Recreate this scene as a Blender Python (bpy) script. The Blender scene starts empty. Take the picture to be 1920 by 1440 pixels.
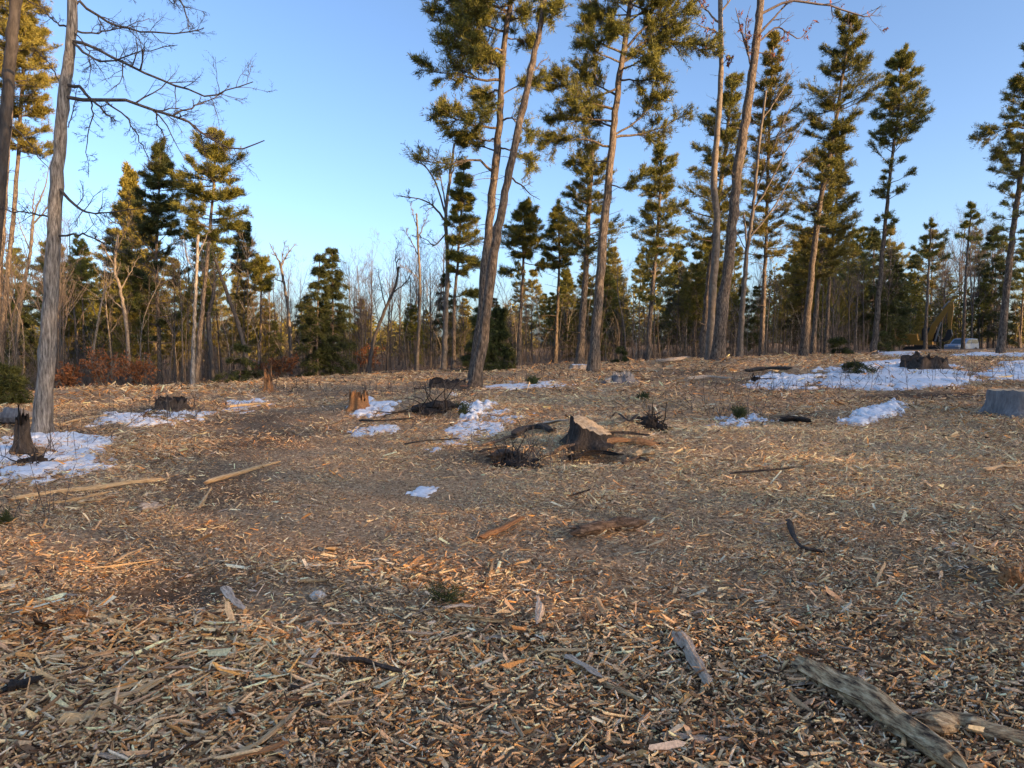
import bpy, math, random
import numpy as np
from mathutils import Vector, Matrix

random.seed(7)
RNG = np.random.default_rng(7)
S = bpy.context.scene
COL = S.collection

# ---------------------------------------------------------------- camera, sky, sun, exposure
F = 1281.0                       # focal length in photograph pixels (1920 wide)
EYE = 1.6
PITCH = math.atan(80.0 / F)      # looking a little downwards
cam_d = bpy.data.cameras.new('camera')
cam = bpy.data.objects.new('camera', cam_d)
COL.objects.link(cam)
cam.location = (0, 0, EYE)
cam.rotation_euler = (math.pi / 2 - PITCH, 0, 0)
cam_d.sensor_width = 36.0
cam_d.lens = 36.0 * F / 1920.0
cam_d.clip_start = 0.05
cam_d.clip_end = 3000
S.camera = cam

SUN_EL = math.radians(14.0)
SUN_AZ = math.radians(123.0)     # clockwise from +Y: behind the camera, to its right
TO_SUN = Vector((math.sin(SUN_AZ) * math.cos(SUN_EL), math.cos(SUN_AZ) * math.cos(SUN_EL), math.sin(SUN_EL)))
world = bpy.data.worlds.new('World')
S.world = world
world.use_nodes = True
wn = world.node_tree.nodes
wl = world.node_tree.links
wn.clear()
sky = wn.new('ShaderNodeTexSky')
sky.sky_type = 'NISHITA'
sky.sun_disc = False
sky.sun_elevation = SUN_EL
sky.sun_rotation = SUN_AZ
sky.altitude = 100
sky.air_density = 0.75
sky.dust_density = 2.5
sky.ozone_density = 2.6
bg = wn.new('ShaderNodeBackground')
bg.inputs['Strength'].default_value = 0.15
wo = wn.new('ShaderNodeOutputWorld')
wl.new(sky.outputs[0], bg.inputs[0])
wl.new(bg.outputs[0], wo.inputs[0])

sun_d = bpy.data.lights.new('sun', 'SUN')
sun_d.energy = 5.0
sun_d.angle = math.radians(0.5)
sun_d.color = (1.0, 0.61, 0.27)
sun = bpy.data.objects.new('sun', sun_d)
COL.objects.link(sun)
sun.rotation_euler = TO_SUN.to_track_quat('Z', 'Y').to_euler()

S.view_settings.view_transform = 'Standard'
S.view_settings.look = 'None'
S.view_settings.gamma = 1
S.view_settings.use_curve_mapping = False
S.view_settings.exposure = 1.33
S.render.engine = 'CYCLES'
S.cycles.max_bounces = 6
S.cycles.diffuse_bounces = 3
S.cycles.transmission_bounces = 4
S.cycles.transparent_max_bounces = 4

# ---------------------------------------------------------------- noise and terrain
def _hash(xi, yi, seed):
    h = (xi.astype(np.int64) * 374761393 + yi.astype(np.int64) * 668265263 + seed * 2147001325) & 0xffffffff
    h = ((h ^ (h >> 13)) * 1274126177) & 0xffffffff
    h = (h ^ (h >> 16)) & 0xffffffff
    return h / 4294967295.0

def vnoise(x, y, seed=0):
    x = np.asarray(x, float); y = np.asarray(y, float)
    xi = np.floor(x); yi = np.floor(y)
    fx = x - xi; fy = y - yi
    fx = fx * fx * (3 - 2 * fx); fy = fy * fy * (3 - 2 * fy)
    a = _hash(xi, yi, seed); b = _hash(xi + 1, yi, seed)
    c = _hash(xi, yi + 1, seed); d = _hash(xi + 1, yi + 1, seed)
    return (a * (1 - fx) + b * fx) * (1 - fy) + (c * (1 - fx) + d * fx) * fy

def fbm(x, y, seed=0, o=4):
    s = 0; a = 0.5; t = 0
    for i in range(o):
        s = s + a * vnoise(np.asarray(x) * 2 ** i, np.asarray(y) * 2 ** i, seed + i * 17); t += a; a *= 0.5
    return s / t

T_COL = np.array([-1500, 0, 480, 960, 1440, 1920, 3400], float)
T_ROW = np.array([0, 5, 10, 15, 20, 27, 33, 40, 55, 75, 95, 150, 400], float)
T_VAL = np.array([
    [0, 0, 0, 0, -.05, -.6, -.9, -1.1, -1.3, -1.5, -1.5, -1.5, -1.5],
    [0, 0, 0, 0, -.05, -.6, -.9, -1.1, -1.3, -1.5, -1.5, -1.5, -1.5],
    [0, 0, .02, .05, .1, .1, -.25, -.5, -.8, -1, -1, -1, -1],
    [0, .03, .1, .18, .27, .33, .38, .2, -.1, -.3, -.5, -.8, -.8],
    [0, .08, .25, .42, .55, .72, .85, .85, .7, .4, .2, 0, 0],
    [0, .15, .42, .6, .75, .9, 1.0, 1.08, 1.12, .15, .1, .1, .1],
    [0, .15, .42, .6, .75, .9, 1.0, 1.08, 1.12, .15, .1, .1, .1]])
_fr = np.arange(0, 160, 0.5)
_fc = np.arange(-1500, 3401, 20.0)
_tmp = np.array([np.interp(_fr, T_ROW, r) for r in T_VAL])
_tab = np.array([np.interp(_fc, T_COL, _tmp[:, j]) for j in range(len(_fr))]).T
for _ in range(3):
    for k, ax in ((7, 0), (3, 1)):
        p = np.pad(_tab, [(k, k) if i == ax else (0, 0) for i in range(2)], mode='edge')
        _tab = sum(np.take(p, range(i, i + _tab.shape[ax]), axis=ax) for i in range(2 * k + 1)) / (2 * k + 1)

def H0(x, y):
    x = np.asarray(x, float); y = np.asarray(y, float)
    yy = np.maximum(y, 3.0)
    a = np.clip(x / yy * F + 960, -1500, 3399)
    r = np.clip(y, 0, 159)
    ci = (a + 1500) / 20; ri = r / 0.5
    c0 = np.clip(np.floor(ci).astype(int), 0, len(_fc) - 2); r0 = np.clip(np.floor(ri).astype(int), 0, len(_fr) - 2)
    fc = ci - c0; fr = ri - r0
    return ((_tab[c0, r0] * (1 - fc) + _tab[c0 + 1, r0] * fc) * (1 - fr)
            + (_tab[c0, r0 + 1] * (1 - fc) + _tab[c0 + 1, r0 + 1] * fc) * fr)

def ray(u, v):
    x = (u - 960) / F; yv = (720 - v) / F
    cp, sp = math.cos(PITCH), math.sin(PITCH)
    return np.array([x, cp + yv * sp, -sp + yv * cp])

_ys = np.concatenate([np.linspace(1.2, 20, 900), np.linspace(20.05, 140, 1400)])
def at_ground(u, v, hf=None):
    """the point of the terrain seen at a pixel of the photograph"""
    hf = hf or H
    d = ray(u, v); t = _ys / d[1]
    px = d[0] * t; pz = EYE + d[2] * t
    below = pz < hf(px, _ys)
    i = int(np.argmax(below)) if below.any() else len(_ys) - 1
    y = _ys[i]; x = px[i]
    return Vector((float(x), float(y), float(hf(np.array([x]), np.array([y]))[0])))

def at_depth(u, v, y):
    d = ray(u, v); t = y / d[1]
    return Vector((float(d[0] * t), float(y), float(EYE + d[2] * t)))

def region(u, v, ru, rv, hf=None):
    """an ellipse on the ground (centre x, y, radii) from where the photograph shows it"""
    c = at_ground(u, v, hf or H0)
    a = at_ground(u, v + rv, hf or H0); b = at_ground(u, v - rv, hf or H0)
    return (c.x, c.y, ru * c.y / F, max(0.15, (b.y - a.y) / 2))

def rval(x, y, r):
    return np.exp(-(((x - r[0]) / r[2]) ** 2 + ((y - r[1]) / r[3]) ** 2))

MOUNDS = []          # (ellipse, height)
for u, v, ru, rv, h in [
        (1110, 830, 110, 28, .12), (1180, 826, 40, 10, .24), (1140, 842, 40, 6, .1), (1052, 818, 30, 8, .1), (1110, 806, 60, 6, .14), (1120, 868, 60, 9, -.16), (1130, 895, 110, 12, .05), (815, 762, 65, 10, .32), (672, 765, 50, 8, .15),
        (1225, 800, 45, 8, .10), (180, 742, 110, 6, .25), (80, 1155, 160, 30, .07), (330, 1200, 180, 20, .06),
        (1320, 830, 200, 18, .10), (1600, 690, 60, 5, .12), (1750, 684, 80, 5, .25), (1250, 683, 60, 4, .2),
        (1400, 685, 60, 4, .25), (1500, 700, 60, 5, .2), (1000, 703, 90, 5, .15), (1600, 780, 90, 10, .12),
        (1700, 1180, 160, 25, .05), (1880, 1100, 60, 25, .1), (300, 1110, 160, 25, -.04), (760, 930, 150, 40, -.03), (40, 850, 60, 15, .1),
        (1850, 800, 90, 12, .08), (1000, 1060, 200, 25, .03), (850, 1130, 160, 20, .03), (480, 1250, 200, 40, .04)]:
    MOUNDS.append((region(u, v, ru, rv), h))

def H(x, y):
    x = np.asarray(x, float); y = np.asarray(y, float)
    z = H0(x, y)
    for r, h in MOUNDS:
        z = z + h * rval(x, y, r)
    amp = np.clip((np.hypot(x, y) - 1.0) / 6, 0.25, 1)
    z = z + 0.16 * amp * (fbm(x / 3.1 + 5, y / 3.1, 3, 3) - .5) + 0.05 * (fbm(x / 0.6, y / 0.6, 9, 3) - .5)
    return z
def hz(x, y): return float(H(np.array([x]), np.array([y]))[0])

# ---------------------------------------------------------------- mesh building
class MB:
    """collects shapes; build() links them as ONE mesh object"""
    def __init__(self): self.v = []; self.f = []; self.n = 0; self.m = []; self.c = []; self.has_c = False
    def add(self, verts, faces, mat=0, color=None):
        verts = np.asarray(verts, float).reshape(-1, 3)
        faces = np.asarray(faces, np.int64)
        self.v.append(verts); self.f.append(faces + self.n); self.n += len(verts)
        self.m.append(np.full(len(faces), mat, np.int32))
        if color is not None:
            self.has_c = True
            self.c.append(np.broadcast_to(np.asarray(color, float), (len(faces), 3)))
        else:
            self.c.append(np.zeros((len(faces), 3)))
    def mesh(self, name, mats, smooth=True, offset=None):
        me = bpy.data.meshes.new(name)
        v = np.concatenate(self.v) if self.v else np.zeros((0, 3))
        if offset is not None: v = v - np.asarray(offset, float)
        me.vertices.add(len(v)); me.vertices.foreach_set('co', v.astype(np.float32).ravel())
        loops = np.concatenate([f.ravel() for f in self.f]); tot = np.concatenate([np.full(len(f), f.shape[1]) for f in self.f])
        st = np.concatenate([[0], np.cumsum(tot)[:-1]])
        me.loops.add(len(loops)); me.loops.foreach_set('vertex_index', loops.astype(np.int32))
        me.polygons.add(len(tot)); me.polygons.foreach_set('loop_start', st.astype(np.int32))
        for m in (mats if isinstance(mats, (list, tuple)) else [mats]): me.materials.append(m)
        me.polygons.foreach_set('material_index', np.concatenate(self.m))
        me.update(calc_edges=True)
        me.polygons.foreach_set('use_smooth', np.full(len(tot), smooth, dtype=bool))
        if self.has_c:
            at = me.attributes.new('tint', 'FLOAT_COLOR', 'FACE')
            c = np.concatenate(self.c)
            at.data.foreach_set('color', np.concatenate([c, np.ones((len(c), 1))], 1).astype(np.float32).ravel())
        return me
    def build(self, name, mats, parent=None, smooth=True, offset=None):
        o = bpy.data.objects.new(name, self.mesh(name, mats, smooth, offset))
        COL.objects.link(o)
        if parent is not None: o.parent = parent
        return o

def tag(o, label=None, cat=None, group=None, kind=None):
    if label: o['label'] = label
    if cat: o['category'] = cat
    if group: o['group'] = group
    if kind: o['kind'] = kind
    return o

def empty(name, loc, label=None, cat=None, group=None):
    o = bpy.data.objects.new(name, None); COL.objects.link(o)
    o.location = loc; o.empty_display_size = 0.2
    return tag(o, label, cat, group)

def copy_tree(root, loc, rz, sc):
    c = root.copy(); COL.objects.link(c)
    c.location = loc; c.rotation_euler = (0, 0, rz); c.scale = (sc, sc, sc) if not isinstance(sc, tuple) else sc
    for ch in root.children:
        k = ch.copy(); COL.objects.link(k); k.parent = c
    return c

def unit(a):
    return a / np.maximum(np.linalg.norm(a, axis=-1, keepdims=True), 1e-9)

def tubes(mb, P, R, k=4, mat=0, cap=False, rough=0.0, rng=RNG, color=None, fine=.6):
    """N tubes at once: P (N, m, 3), R (N, m)"""
    P = np.asarray(P, float); R = np.asarray(R, float)
    if P.ndim == 2: P = P[None]; R = R[None]
    N, m, _ = P.shape
    T = unit(np.gradient(P, axis=1))
    mean = unit(T.mean(1))
    ref = np.where(np.abs(mean[:, 2:3]) > .8, np.array([[1., 0, 0]]), np.array([[0, 0, 1.]]))[:, None, :]
    n1 = unit(np.cross(T, np.broadcast_to(ref, T.shape))); n2 = np.cross(T, n1)
    a = np.arange(k) * 2 * math.pi / k
    rr = R[:, :, None] * np.ones(k)
    if rough: rr = rr * (1 + rough * rng.normal(size=(N, 1, k)) + fine * rough * rng.normal(size=rr.shape))
    V = P[:, :, None, :] + rr[..., None] * (n1[:, :, None, :] * np.cos(a)[:, None] + n2[:, :, None, :] * np.sin(a)[:, None])
    base = (np.arange(N) * m * k)[:, None, None]
    i = np.arange(m - 1)[None, :, None]; j = np.arange(k)[None, None, :]; jn = (j + 1) % k
    q = np.stack([base + i * k + j, base + i * k + jn, base + (i + 1) * k + jn, base + (i + 1) * k + j], -1).reshape(-1, 4)
    mb.add(V.reshape(-1, 3), q, mat, color)
    if cap:
        off = mb.n - N * m * k
        for e, order in ((0, range(k - 1, -1, -1)), (m - 1, range(k))):
            fc = (np.arange(N) * m * k)[:, None] + e * k + np.array(list(order))
            mb.f.append(fc + off); mb.m.append(np.full(N, cap if cap is not True else mat, np.int32))
            mb.c.append(np.zeros((N, 3)) if color is None else np.broadcast_to(np.asarray(color, float), (N, 3)))

def spline(pts, n):
    """Catmull-Rom through pts, n samples"""
    p = np.asarray([list(q) for q in pts], float)
    if len(p) == 2: return p[0] + (p[1] - p[0]) * np.linspace(0, 1, n)[:, None]
    e = np.vstack([2 * p[0] - p[1], p, 2 * p[-1] - p[-2]])
    s = np.linspace(0, len(p) - 1, n); i = np.minimum(s.astype(int), len(p) - 2); t = (s - i)[:, None]
    a, b, c, d = e[i], e[i + 1], e[i + 2], e[i + 3]
    return .5 * (2 * b + (c - a) * t + (2 * a - 5 * b + 4 * c - d) * t ** 2 + (3 * b - a - 3 * c + d) * t ** 3)

def rsphere(rng, n): return unit(rng.normal(size=(n, 3)))

def grow(rng, P, R, nch, tmin, tmax, ang, lr, up, m2=5, wob=.25, rk=.6, rmin=.002):
    """side shoots for N parent paths"""
    N, m, _ = P.shape
    plen = np.linalg.norm(np.diff(P, axis=1), axis=2).sum(1)
    t = rng.uniform(tmin, tmax, (N, nch))
    s = t * (m - 1); i = np.minimum(s.astype(int), m - 2); f = (s - i)[..., None]
    idx = np.arange(N)[:, None]
    A = P[idx, i]; B = P[idx, i + 1]
    st = (A * (1 - f) + B * f).reshape(-1, 3); tg = unit(B - A).reshape(-1, 3)
    r0 = (R[idx, i] * (1 - f[..., 0]) + R[idx, i + 1] * f[..., 0]).reshape(-1)
    q = rsphere(rng, len(st)); perp = unit(q - (q * tg).sum(1, keepdims=True) * tg)
    a = np.radians(rng.uniform(ang[0], ang[1], len(st)))[:, None]
    d = np.cos(a) * tg + np.sin(a) * perp; d[:, 2] += up; d = unit(d)
    L = (plen[:, None] * rng.uniform(lr[0], lr[1], (N, nch)) * (1.15 - .6 * t)).reshape(-1)
    out = np.zeros((len(st), m2, 3)); out[:, 0] = st
    for kx in range(1, m2):
        d = unit(d + wob * rng.normal(size=d.shape) + np.array([0, 0, up * .15]))
        out[:, kx] = out[:, kx - 1] + d * (L / (m2 - 1))[:, None]
    rr = np.maximum(r0 * rk, rmin)[:, None] * np.linspace(1, .3, m2)
    return out, rr

# ---------------------------------------------------------------- materials
def new_mat(name):
    m = bpy.data.materials.new(name); m.use_nodes = True
    nt = m.node_tree; b = nt.nodes['Principled BSDF']
    b.inputs['Specular IOR Level'].default_value = 0.25
    b.inputs['Roughness'].default_value = 0.85
    return m, nt, b

def node(nt, typ, **kw):
    n = nt.nodes.new(typ)
    for k, v in kw.items():
        if k.startswith('i_'):
            key = k[2:]; n.inputs[int(key) if key.isdigit() else key].default_value = v
        else: setattr(n, k, v)
    return n

def ramp(nt, stops):
    r = nt.nodes.new('ShaderNodeValToRGB'); e = r.color_ramp.elements
    while len(e) < len(stops): e.new(.5)
    for i, (p, c) in enumerate(stops): e[i].position = p; e[i].color = (*c, 1)
    return r

def noise_mat(name, stops, scale=8.0, detail=6.0, stretch=(1, 1, 1), rough=.85, bump=.3, bdist=.02, spec=.25, bscale=None, rnd=0.0, coord='Object'):
    m, nt, b = new_mat(name); L = nt.links.new
    tc = node(nt, 'ShaderNodeTexCoord'); mp = node(nt, 'ShaderNodeMapping'); mp.inputs['Scale'].default_value = stretch
    L(tc.outputs[coord], mp.inputs['Vector'])
    n = node(nt, 'ShaderNodeTexNoise', i_Scale=scale, i_Detail=detail, i_Roughness=.65)
    L(mp.outputs[0], n.inputs['Vector'])
    r = ramp(nt, stops); L(n.outputs['Fac'], r.inputs[0])
    out = r.outputs[0]
    if rnd:
        oi = node(nt, 'ShaderNodeObjectInfo'); mr = node(nt, 'ShaderNodeMapRange', i_3=1 - rnd, i_4=1 + rnd)
        L(oi.outputs['Random'], mr.inputs[0])
        hs = node(nt, 'ShaderNodeHueSaturation'); L(mr.outputs[0], hs.inputs['Value']); L(out, hs.inputs['Color']); out = hs.outputs[0]
    L(out, b.inputs['Base Color'])
    b.inputs['Roughness'].default_value = rough; b.inputs['Specular IOR Level'].default_value = spec
    if bump:
        n2 = node(nt, 'ShaderNodeTexNoise', i_Scale=bscale or scale * 2, i_Detail=5.0, i_Roughness=.7); L(mp.outputs[0], n2.inputs['Vector'])
        bp = node(nt, 'ShaderNodeBump', i_Strength=bump, i_Distance=bdist); L(n2.outputs['Fac'], bp.inputs['Height']); L(bp.outputs[0], b.inputs['Normal'])
    return m

def leaf_mat(name, c0, c1, scale=1.3, trans=.18, rnd=.15):
    m, nt, b = new_mat(name); L = nt.links.new
    tc = node(nt, 'ShaderNodeTexCoord')
    n = node(nt, 'ShaderNodeTexNoise', i_Scale=scale * 2.2, i_Detail=5.0, i_Roughness=.8); L(tc.outputs['Object'], n.inputs['Vector'])
    r = ramp(nt, [(.38, c0), (.62, c1)]); L(n.outputs['Fac'], r.inputs[0])
    oi = node(nt, 'ShaderNodeObjectInfo'); mr = node(nt, 'ShaderNodeMapRange', i_3=1 - rnd, i_4=1 + rnd); L(oi.outputs['Random'], mr.inputs[0])
    hs = node(nt, 'ShaderNodeHueSaturation'); L(mr.outputs[0], hs.inputs['Value']); L(r.outputs[0], hs.inputs['Color'])
    L(hs.outputs[0], b.inputs['Base Color']); b.inputs['Roughness'].default_value = .6; b.inputs['Specular IOR Level'].default_value = .2
    tr = node(nt, 'ShaderNodeBsdfTranslucent'); L(hs.outputs[0], tr.inputs['Color'])
    mx = node(nt, 'ShaderNodeMixShader', i_0=trans); L(b.outputs[0], mx.inputs[1]); L(tr.outputs[0], mx.inputs[2])
    L(mx.outputs[0], nt.nodes['Material Output'].inputs['Surface'])
    return m

def flat_mat(name, c, rough=.5, metal=0.0, spec=.4):
    return noise_mat(name, [(.3, tuple(x * .75 for x in c)), (.7, c)], scale=3, rough=rough, bump=.05, spec=spec)

M = {}
M['bark_pine'] = noise_mat('pine_bark', [(.34, (.03, .024, .019)), (.5, (.122, .097, .077)), (.66, (.28, .222, .168))], scale=7, stretch=(3.2, 3.2, .8), bump=.9, bdist=.05, rnd=.15)
M['bark_grey'] = noise_mat('grey_bark', [(.34, (.06, .052, .044)), (.5, (.24, .21, .18)), (.66, (.46, .415, .36))], scale=11, stretch=(3.4, 3.4, .42), bump=1.0, bdist=.03, rnd=.1)
M['bark_pale'] = noise_mat('pale_bark', [(.3, (.085, .068, .054)), (.6, (.2, .168, .136)), (.75, (.34, .3, .25))], scale=10, stretch=(1, 1, .6), bump=.4, rnd=.2)
M['bark_dark'] = noise_mat('dark_bark', [(.3, (.045, .038, .034)), (.7, (.13, .11, .095))], scale=10, stretch=(1.5, 1.5, .4), bump=.6, rnd=.2)
M['twig'] = noise_mat('twig_bark', [(.3, (.07, .055, .05)), (.7, (.16, .13, .115))], scale=6, bump=0, rnd=.2)
M['brush'] = noise_mat('brush_stems', [(.3, (.06, .048, .042)), (.5, (.11, .09, .078)), (.7, (.2, .17, .15))], scale=1.7, bump=0)
M['needle'] = leaf_mat('pine_needles', (.055, .068, .019), (.27, .245, .046))
M['needle_dark'] = leaf_mat('hemlock_and_shaded_pine_needles', (.028, .04, .016), (.1, .11, .032))
M['needle_sunlit'] = leaf_mat('sunlit_needles', (.11, .105, .026), (.31, .25, .05))  # lit copy of the pine needles: the sun's gold is in the colour
M['leaf_rust'] = leaf_mat('withered_leaves', (.16, .065, .03), (.33, .13, .05), scale=3)
M['leaf_red'] = leaf_mat('red_brown_needles', (.2, .07, .04), (.34, .13, .06), scale=3)
M['snow'] = noise_mat('snow', [(.3, (.3, .235, .17)), (.37, (.6, .61, .64)), (.6, (.8, .82, .85))], scale=16, detail=7, rough=.55, bump=.45, bdist=.02)
M['wood_fresh'] = noise_mat('fresh_split_wood', [(.25, (.3, .17, .08)), (.5, (.58, .38, .19)), (.75, (.72, .52, .3))], scale=9, stretch=(1.1, 8, 8), bump=1, bdist=.008, rnd=.15)
M['wood_orange'] = noise_mat('orange_heartwood', [(.3, (.16, .065, .025)), (.55, (.42, .2, .08)), (.75, (.6, .35, .16))], scale=9, stretch=(1.1, 8, 8), bump=1, bdist=.008, rnd=.15)
M['wood_grey'] = noise_mat('weathered_wood', [(.32, (.2, .14, .1)), (.5, (.5, .38, .275)), (.7, (.74, .61, .47))], scale=9, stretch=(1.1, 8, 8), bump=1, bdist=.008, rnd=.15)
M['wood_rot'] = noise_mat('rotten_mossy_wood', [(.36, (.05, .032, .02)), (.46, (.3, .19, .1)), (.56, (.58, .41, .22)), (.68, (.82, .64, .4))], scale=14, stretch=(.9, 3.5, 3.5), bump=1, bdist=.015)
M['bark_brown'] = noise_mat('brown_bark', [(.32, (.03, .02, .014)), (.5, (.13, .085, .055)), (.68, (.3, .21, .145))], scale=16, stretch=(1, 3, 3), bump=1, bdist=.015)
M['cut_face'] = noise_mat('sawn_wood', [(.3, (.28, .18, .095)), (.5, (.52, .38, .23)), (.7, (.68, .54, .37))], scale=16, stretch=(1, 4, 1), bump=.6, bdist=.01)
M['stump_bark'] = noise_mat('stump_bark', [(.3, (.022, .017, .014)), (.55, (.065, .052, .043)), (.75, (.14, .115, .095))], scale=12, stretch=(2, 2, .5), bump=1, bdist=.03)
M['stump_grey'] = noise_mat('grey_stump_bark', [(.3, (.12, .11, .11)), (.7, (.3, .28, .27))], scale=10, stretch=(2, 2, .4), bump=.8, bdist=.03)
M['soil'] = noise_mat('dark_soil', [(.3, (.012, .009, .007)), (.7, (.05, .036, .027))], scale=14, bump=1, bdist=.03)
M['stone'] = noise_mat('pale_stone', [(.3, (.46, .39, .31)), (.7, (.78, .7, .6))], scale=25, bump=.5)

def ground_mat():
    m, nt, b = new_mat('chip_littered_ground'); L = nt.links.new
    tc = node(nt, 'ShaderNodeTexCoord')
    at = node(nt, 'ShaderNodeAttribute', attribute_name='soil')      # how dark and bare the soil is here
    mp = node(nt, 'ShaderNodeMapping'); mp.inputs['Scale'].default_value = (1, .7, 1); L(tc.outputs['Object'], mp.inputs['Vector'])
    n1 = node(nt, 'ShaderNodeTexNoise', i_Scale=26.0, i_Detail=8.0, i_Roughness=.75, i_Distortion=.6); L(mp.outputs[0], n1.inputs['Vector'])
    n2 = node(nt, 'ShaderNodeTexVoronoi', i_Scale=48.0, i_Randomness=1.0); L(mp.outputs[0], n2.inputs['Vector'])
    n3 = node(nt, 'ShaderNodeTexNoise', i_Scale=.55, i_Detail=5.0, i_Roughness=.6); L(tc.outputs['Object'], n3.inputs['Vector'])
    r1 = ramp(nt, [(.32, (.045, .029, .018)), (.45, (.26, .168, .095)), (.57, (.54, .36, .2)), (.72, (.78, .57, .34))]); L(n1.outputs['Fac'], r1.inputs[0])
    sep = node(nt, 'ShaderNodeSeparateColor'); L(n2.outputs['Color'], sep.inputs[0])
    r2 = ramp(nt, [(0, (.07, .043, .027)), (.4, (.36, .24, .145)), (.75, (.6, .4, .23)), (1, (.78, .6, .4))]); L(sep.outputs[0], r2.inputs[0])
    mx = node(nt, 'ShaderNodeMix', data_type='RGBA'); mx.inputs[0].default_value = .45; L(r1.outputs[0], mx.inputs[6]); L(r2.outputs[0], mx.inputs[7])
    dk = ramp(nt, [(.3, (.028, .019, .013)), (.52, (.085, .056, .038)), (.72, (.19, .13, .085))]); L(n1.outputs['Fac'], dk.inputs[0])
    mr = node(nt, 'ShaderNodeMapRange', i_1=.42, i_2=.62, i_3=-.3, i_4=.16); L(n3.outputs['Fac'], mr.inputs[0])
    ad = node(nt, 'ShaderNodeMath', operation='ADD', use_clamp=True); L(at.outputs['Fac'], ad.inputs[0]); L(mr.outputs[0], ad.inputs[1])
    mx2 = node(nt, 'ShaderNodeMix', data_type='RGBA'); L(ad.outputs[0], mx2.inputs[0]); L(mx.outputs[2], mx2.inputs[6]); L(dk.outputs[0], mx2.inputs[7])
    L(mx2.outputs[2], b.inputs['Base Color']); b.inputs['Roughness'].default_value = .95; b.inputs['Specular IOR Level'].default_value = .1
    bp = node(nt, 'ShaderNodeBump', i_Strength=1.0, i_Distance=.04); L(n1.outputs['Fac'], bp.inputs['Height']); L(bp.outputs[0], b.inputs['Normal'])
    return m
M['ground'] = ground_mat()

def chip_mat():
    m, nt, b = new_mat('wood_chips'); L = nt.links.new
    at = node(nt, 'ShaderNodeAttribute', attribute_name='tint'); tc = node(nt, 'ShaderNodeTexCoord')
    n = node(nt, 'ShaderNodeTexNoise', i_Scale=90.0, i_Detail=3.0); L(tc.outputs['Object'], n.inputs['Vector'])
    mr = node(nt, 'ShaderNodeMapRange', i_1=.25, i_2=.75, i_3=.65, i_4=1.25); L(n.outputs['Fac'], mr.inputs[0])
    hs = node(nt, 'ShaderNodeHueSaturation'); L(at.outputs['Color'], hs.inputs['Color']); L(mr.outputs[0], hs.inputs['Value'])
    L(hs.outputs[0], b.inputs['Base Color']); b.inputs['Roughness'].default_value = .85; b.inputs['Specular IOR Level'].default_value = .15
    return m
M['chips'] = chip_mat()

# ---------------------------------------------------------------- ground
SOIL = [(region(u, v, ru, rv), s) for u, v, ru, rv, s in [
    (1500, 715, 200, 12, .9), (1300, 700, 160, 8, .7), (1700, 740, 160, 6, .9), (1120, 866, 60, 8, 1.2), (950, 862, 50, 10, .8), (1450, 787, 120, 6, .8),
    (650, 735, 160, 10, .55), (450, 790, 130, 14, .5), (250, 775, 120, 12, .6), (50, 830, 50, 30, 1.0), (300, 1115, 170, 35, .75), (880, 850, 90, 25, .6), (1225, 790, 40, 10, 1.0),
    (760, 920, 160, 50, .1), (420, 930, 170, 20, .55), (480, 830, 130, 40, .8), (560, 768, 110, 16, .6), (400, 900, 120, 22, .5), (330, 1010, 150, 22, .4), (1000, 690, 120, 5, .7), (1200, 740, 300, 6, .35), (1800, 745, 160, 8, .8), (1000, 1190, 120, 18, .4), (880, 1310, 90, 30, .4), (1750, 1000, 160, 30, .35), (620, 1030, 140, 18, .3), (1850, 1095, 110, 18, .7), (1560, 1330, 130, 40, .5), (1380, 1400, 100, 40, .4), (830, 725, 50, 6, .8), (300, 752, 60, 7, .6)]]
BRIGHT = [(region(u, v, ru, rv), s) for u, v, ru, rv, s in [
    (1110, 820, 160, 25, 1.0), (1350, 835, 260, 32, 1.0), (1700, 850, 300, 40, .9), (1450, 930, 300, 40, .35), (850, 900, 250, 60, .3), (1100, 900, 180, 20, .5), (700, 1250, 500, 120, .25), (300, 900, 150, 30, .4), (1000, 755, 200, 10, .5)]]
ORANGE = [(region(u, v, ru, rv), s) for u, v, ru, rv, s in [
    (300, 1200, 330, 40, .9), (80, 1165, 120, 30, 1.0), (850, 1060, 220, 40, .5), (230, 742, 140, 7, .9), (920, 720, 120, 6, .7), (1880, 1110, 80, 30, .6), (300, 845, 200, 30, .3)]]  # the left ridge entry puts its sunlit orange into the chip colours
SMOOTH = [(region(u, v, ru, rv), s) for u, v, ru, rv, s in [
    (760, 920, 190, 55, .9), (300, 1115, 180, 35, .85), (600, 850, 150, 40, .8), (560, 780, 120, 20, .8), (640, 735, 120, 9, .8), (620, 1010, 160, 40, .6), (1150, 1060, 200, 30, .5), (880, 1290, 100, 25, .4)]]
def rsum(x, y, L): return sum(s * rval(x, y, r) for r, s in L)

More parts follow.
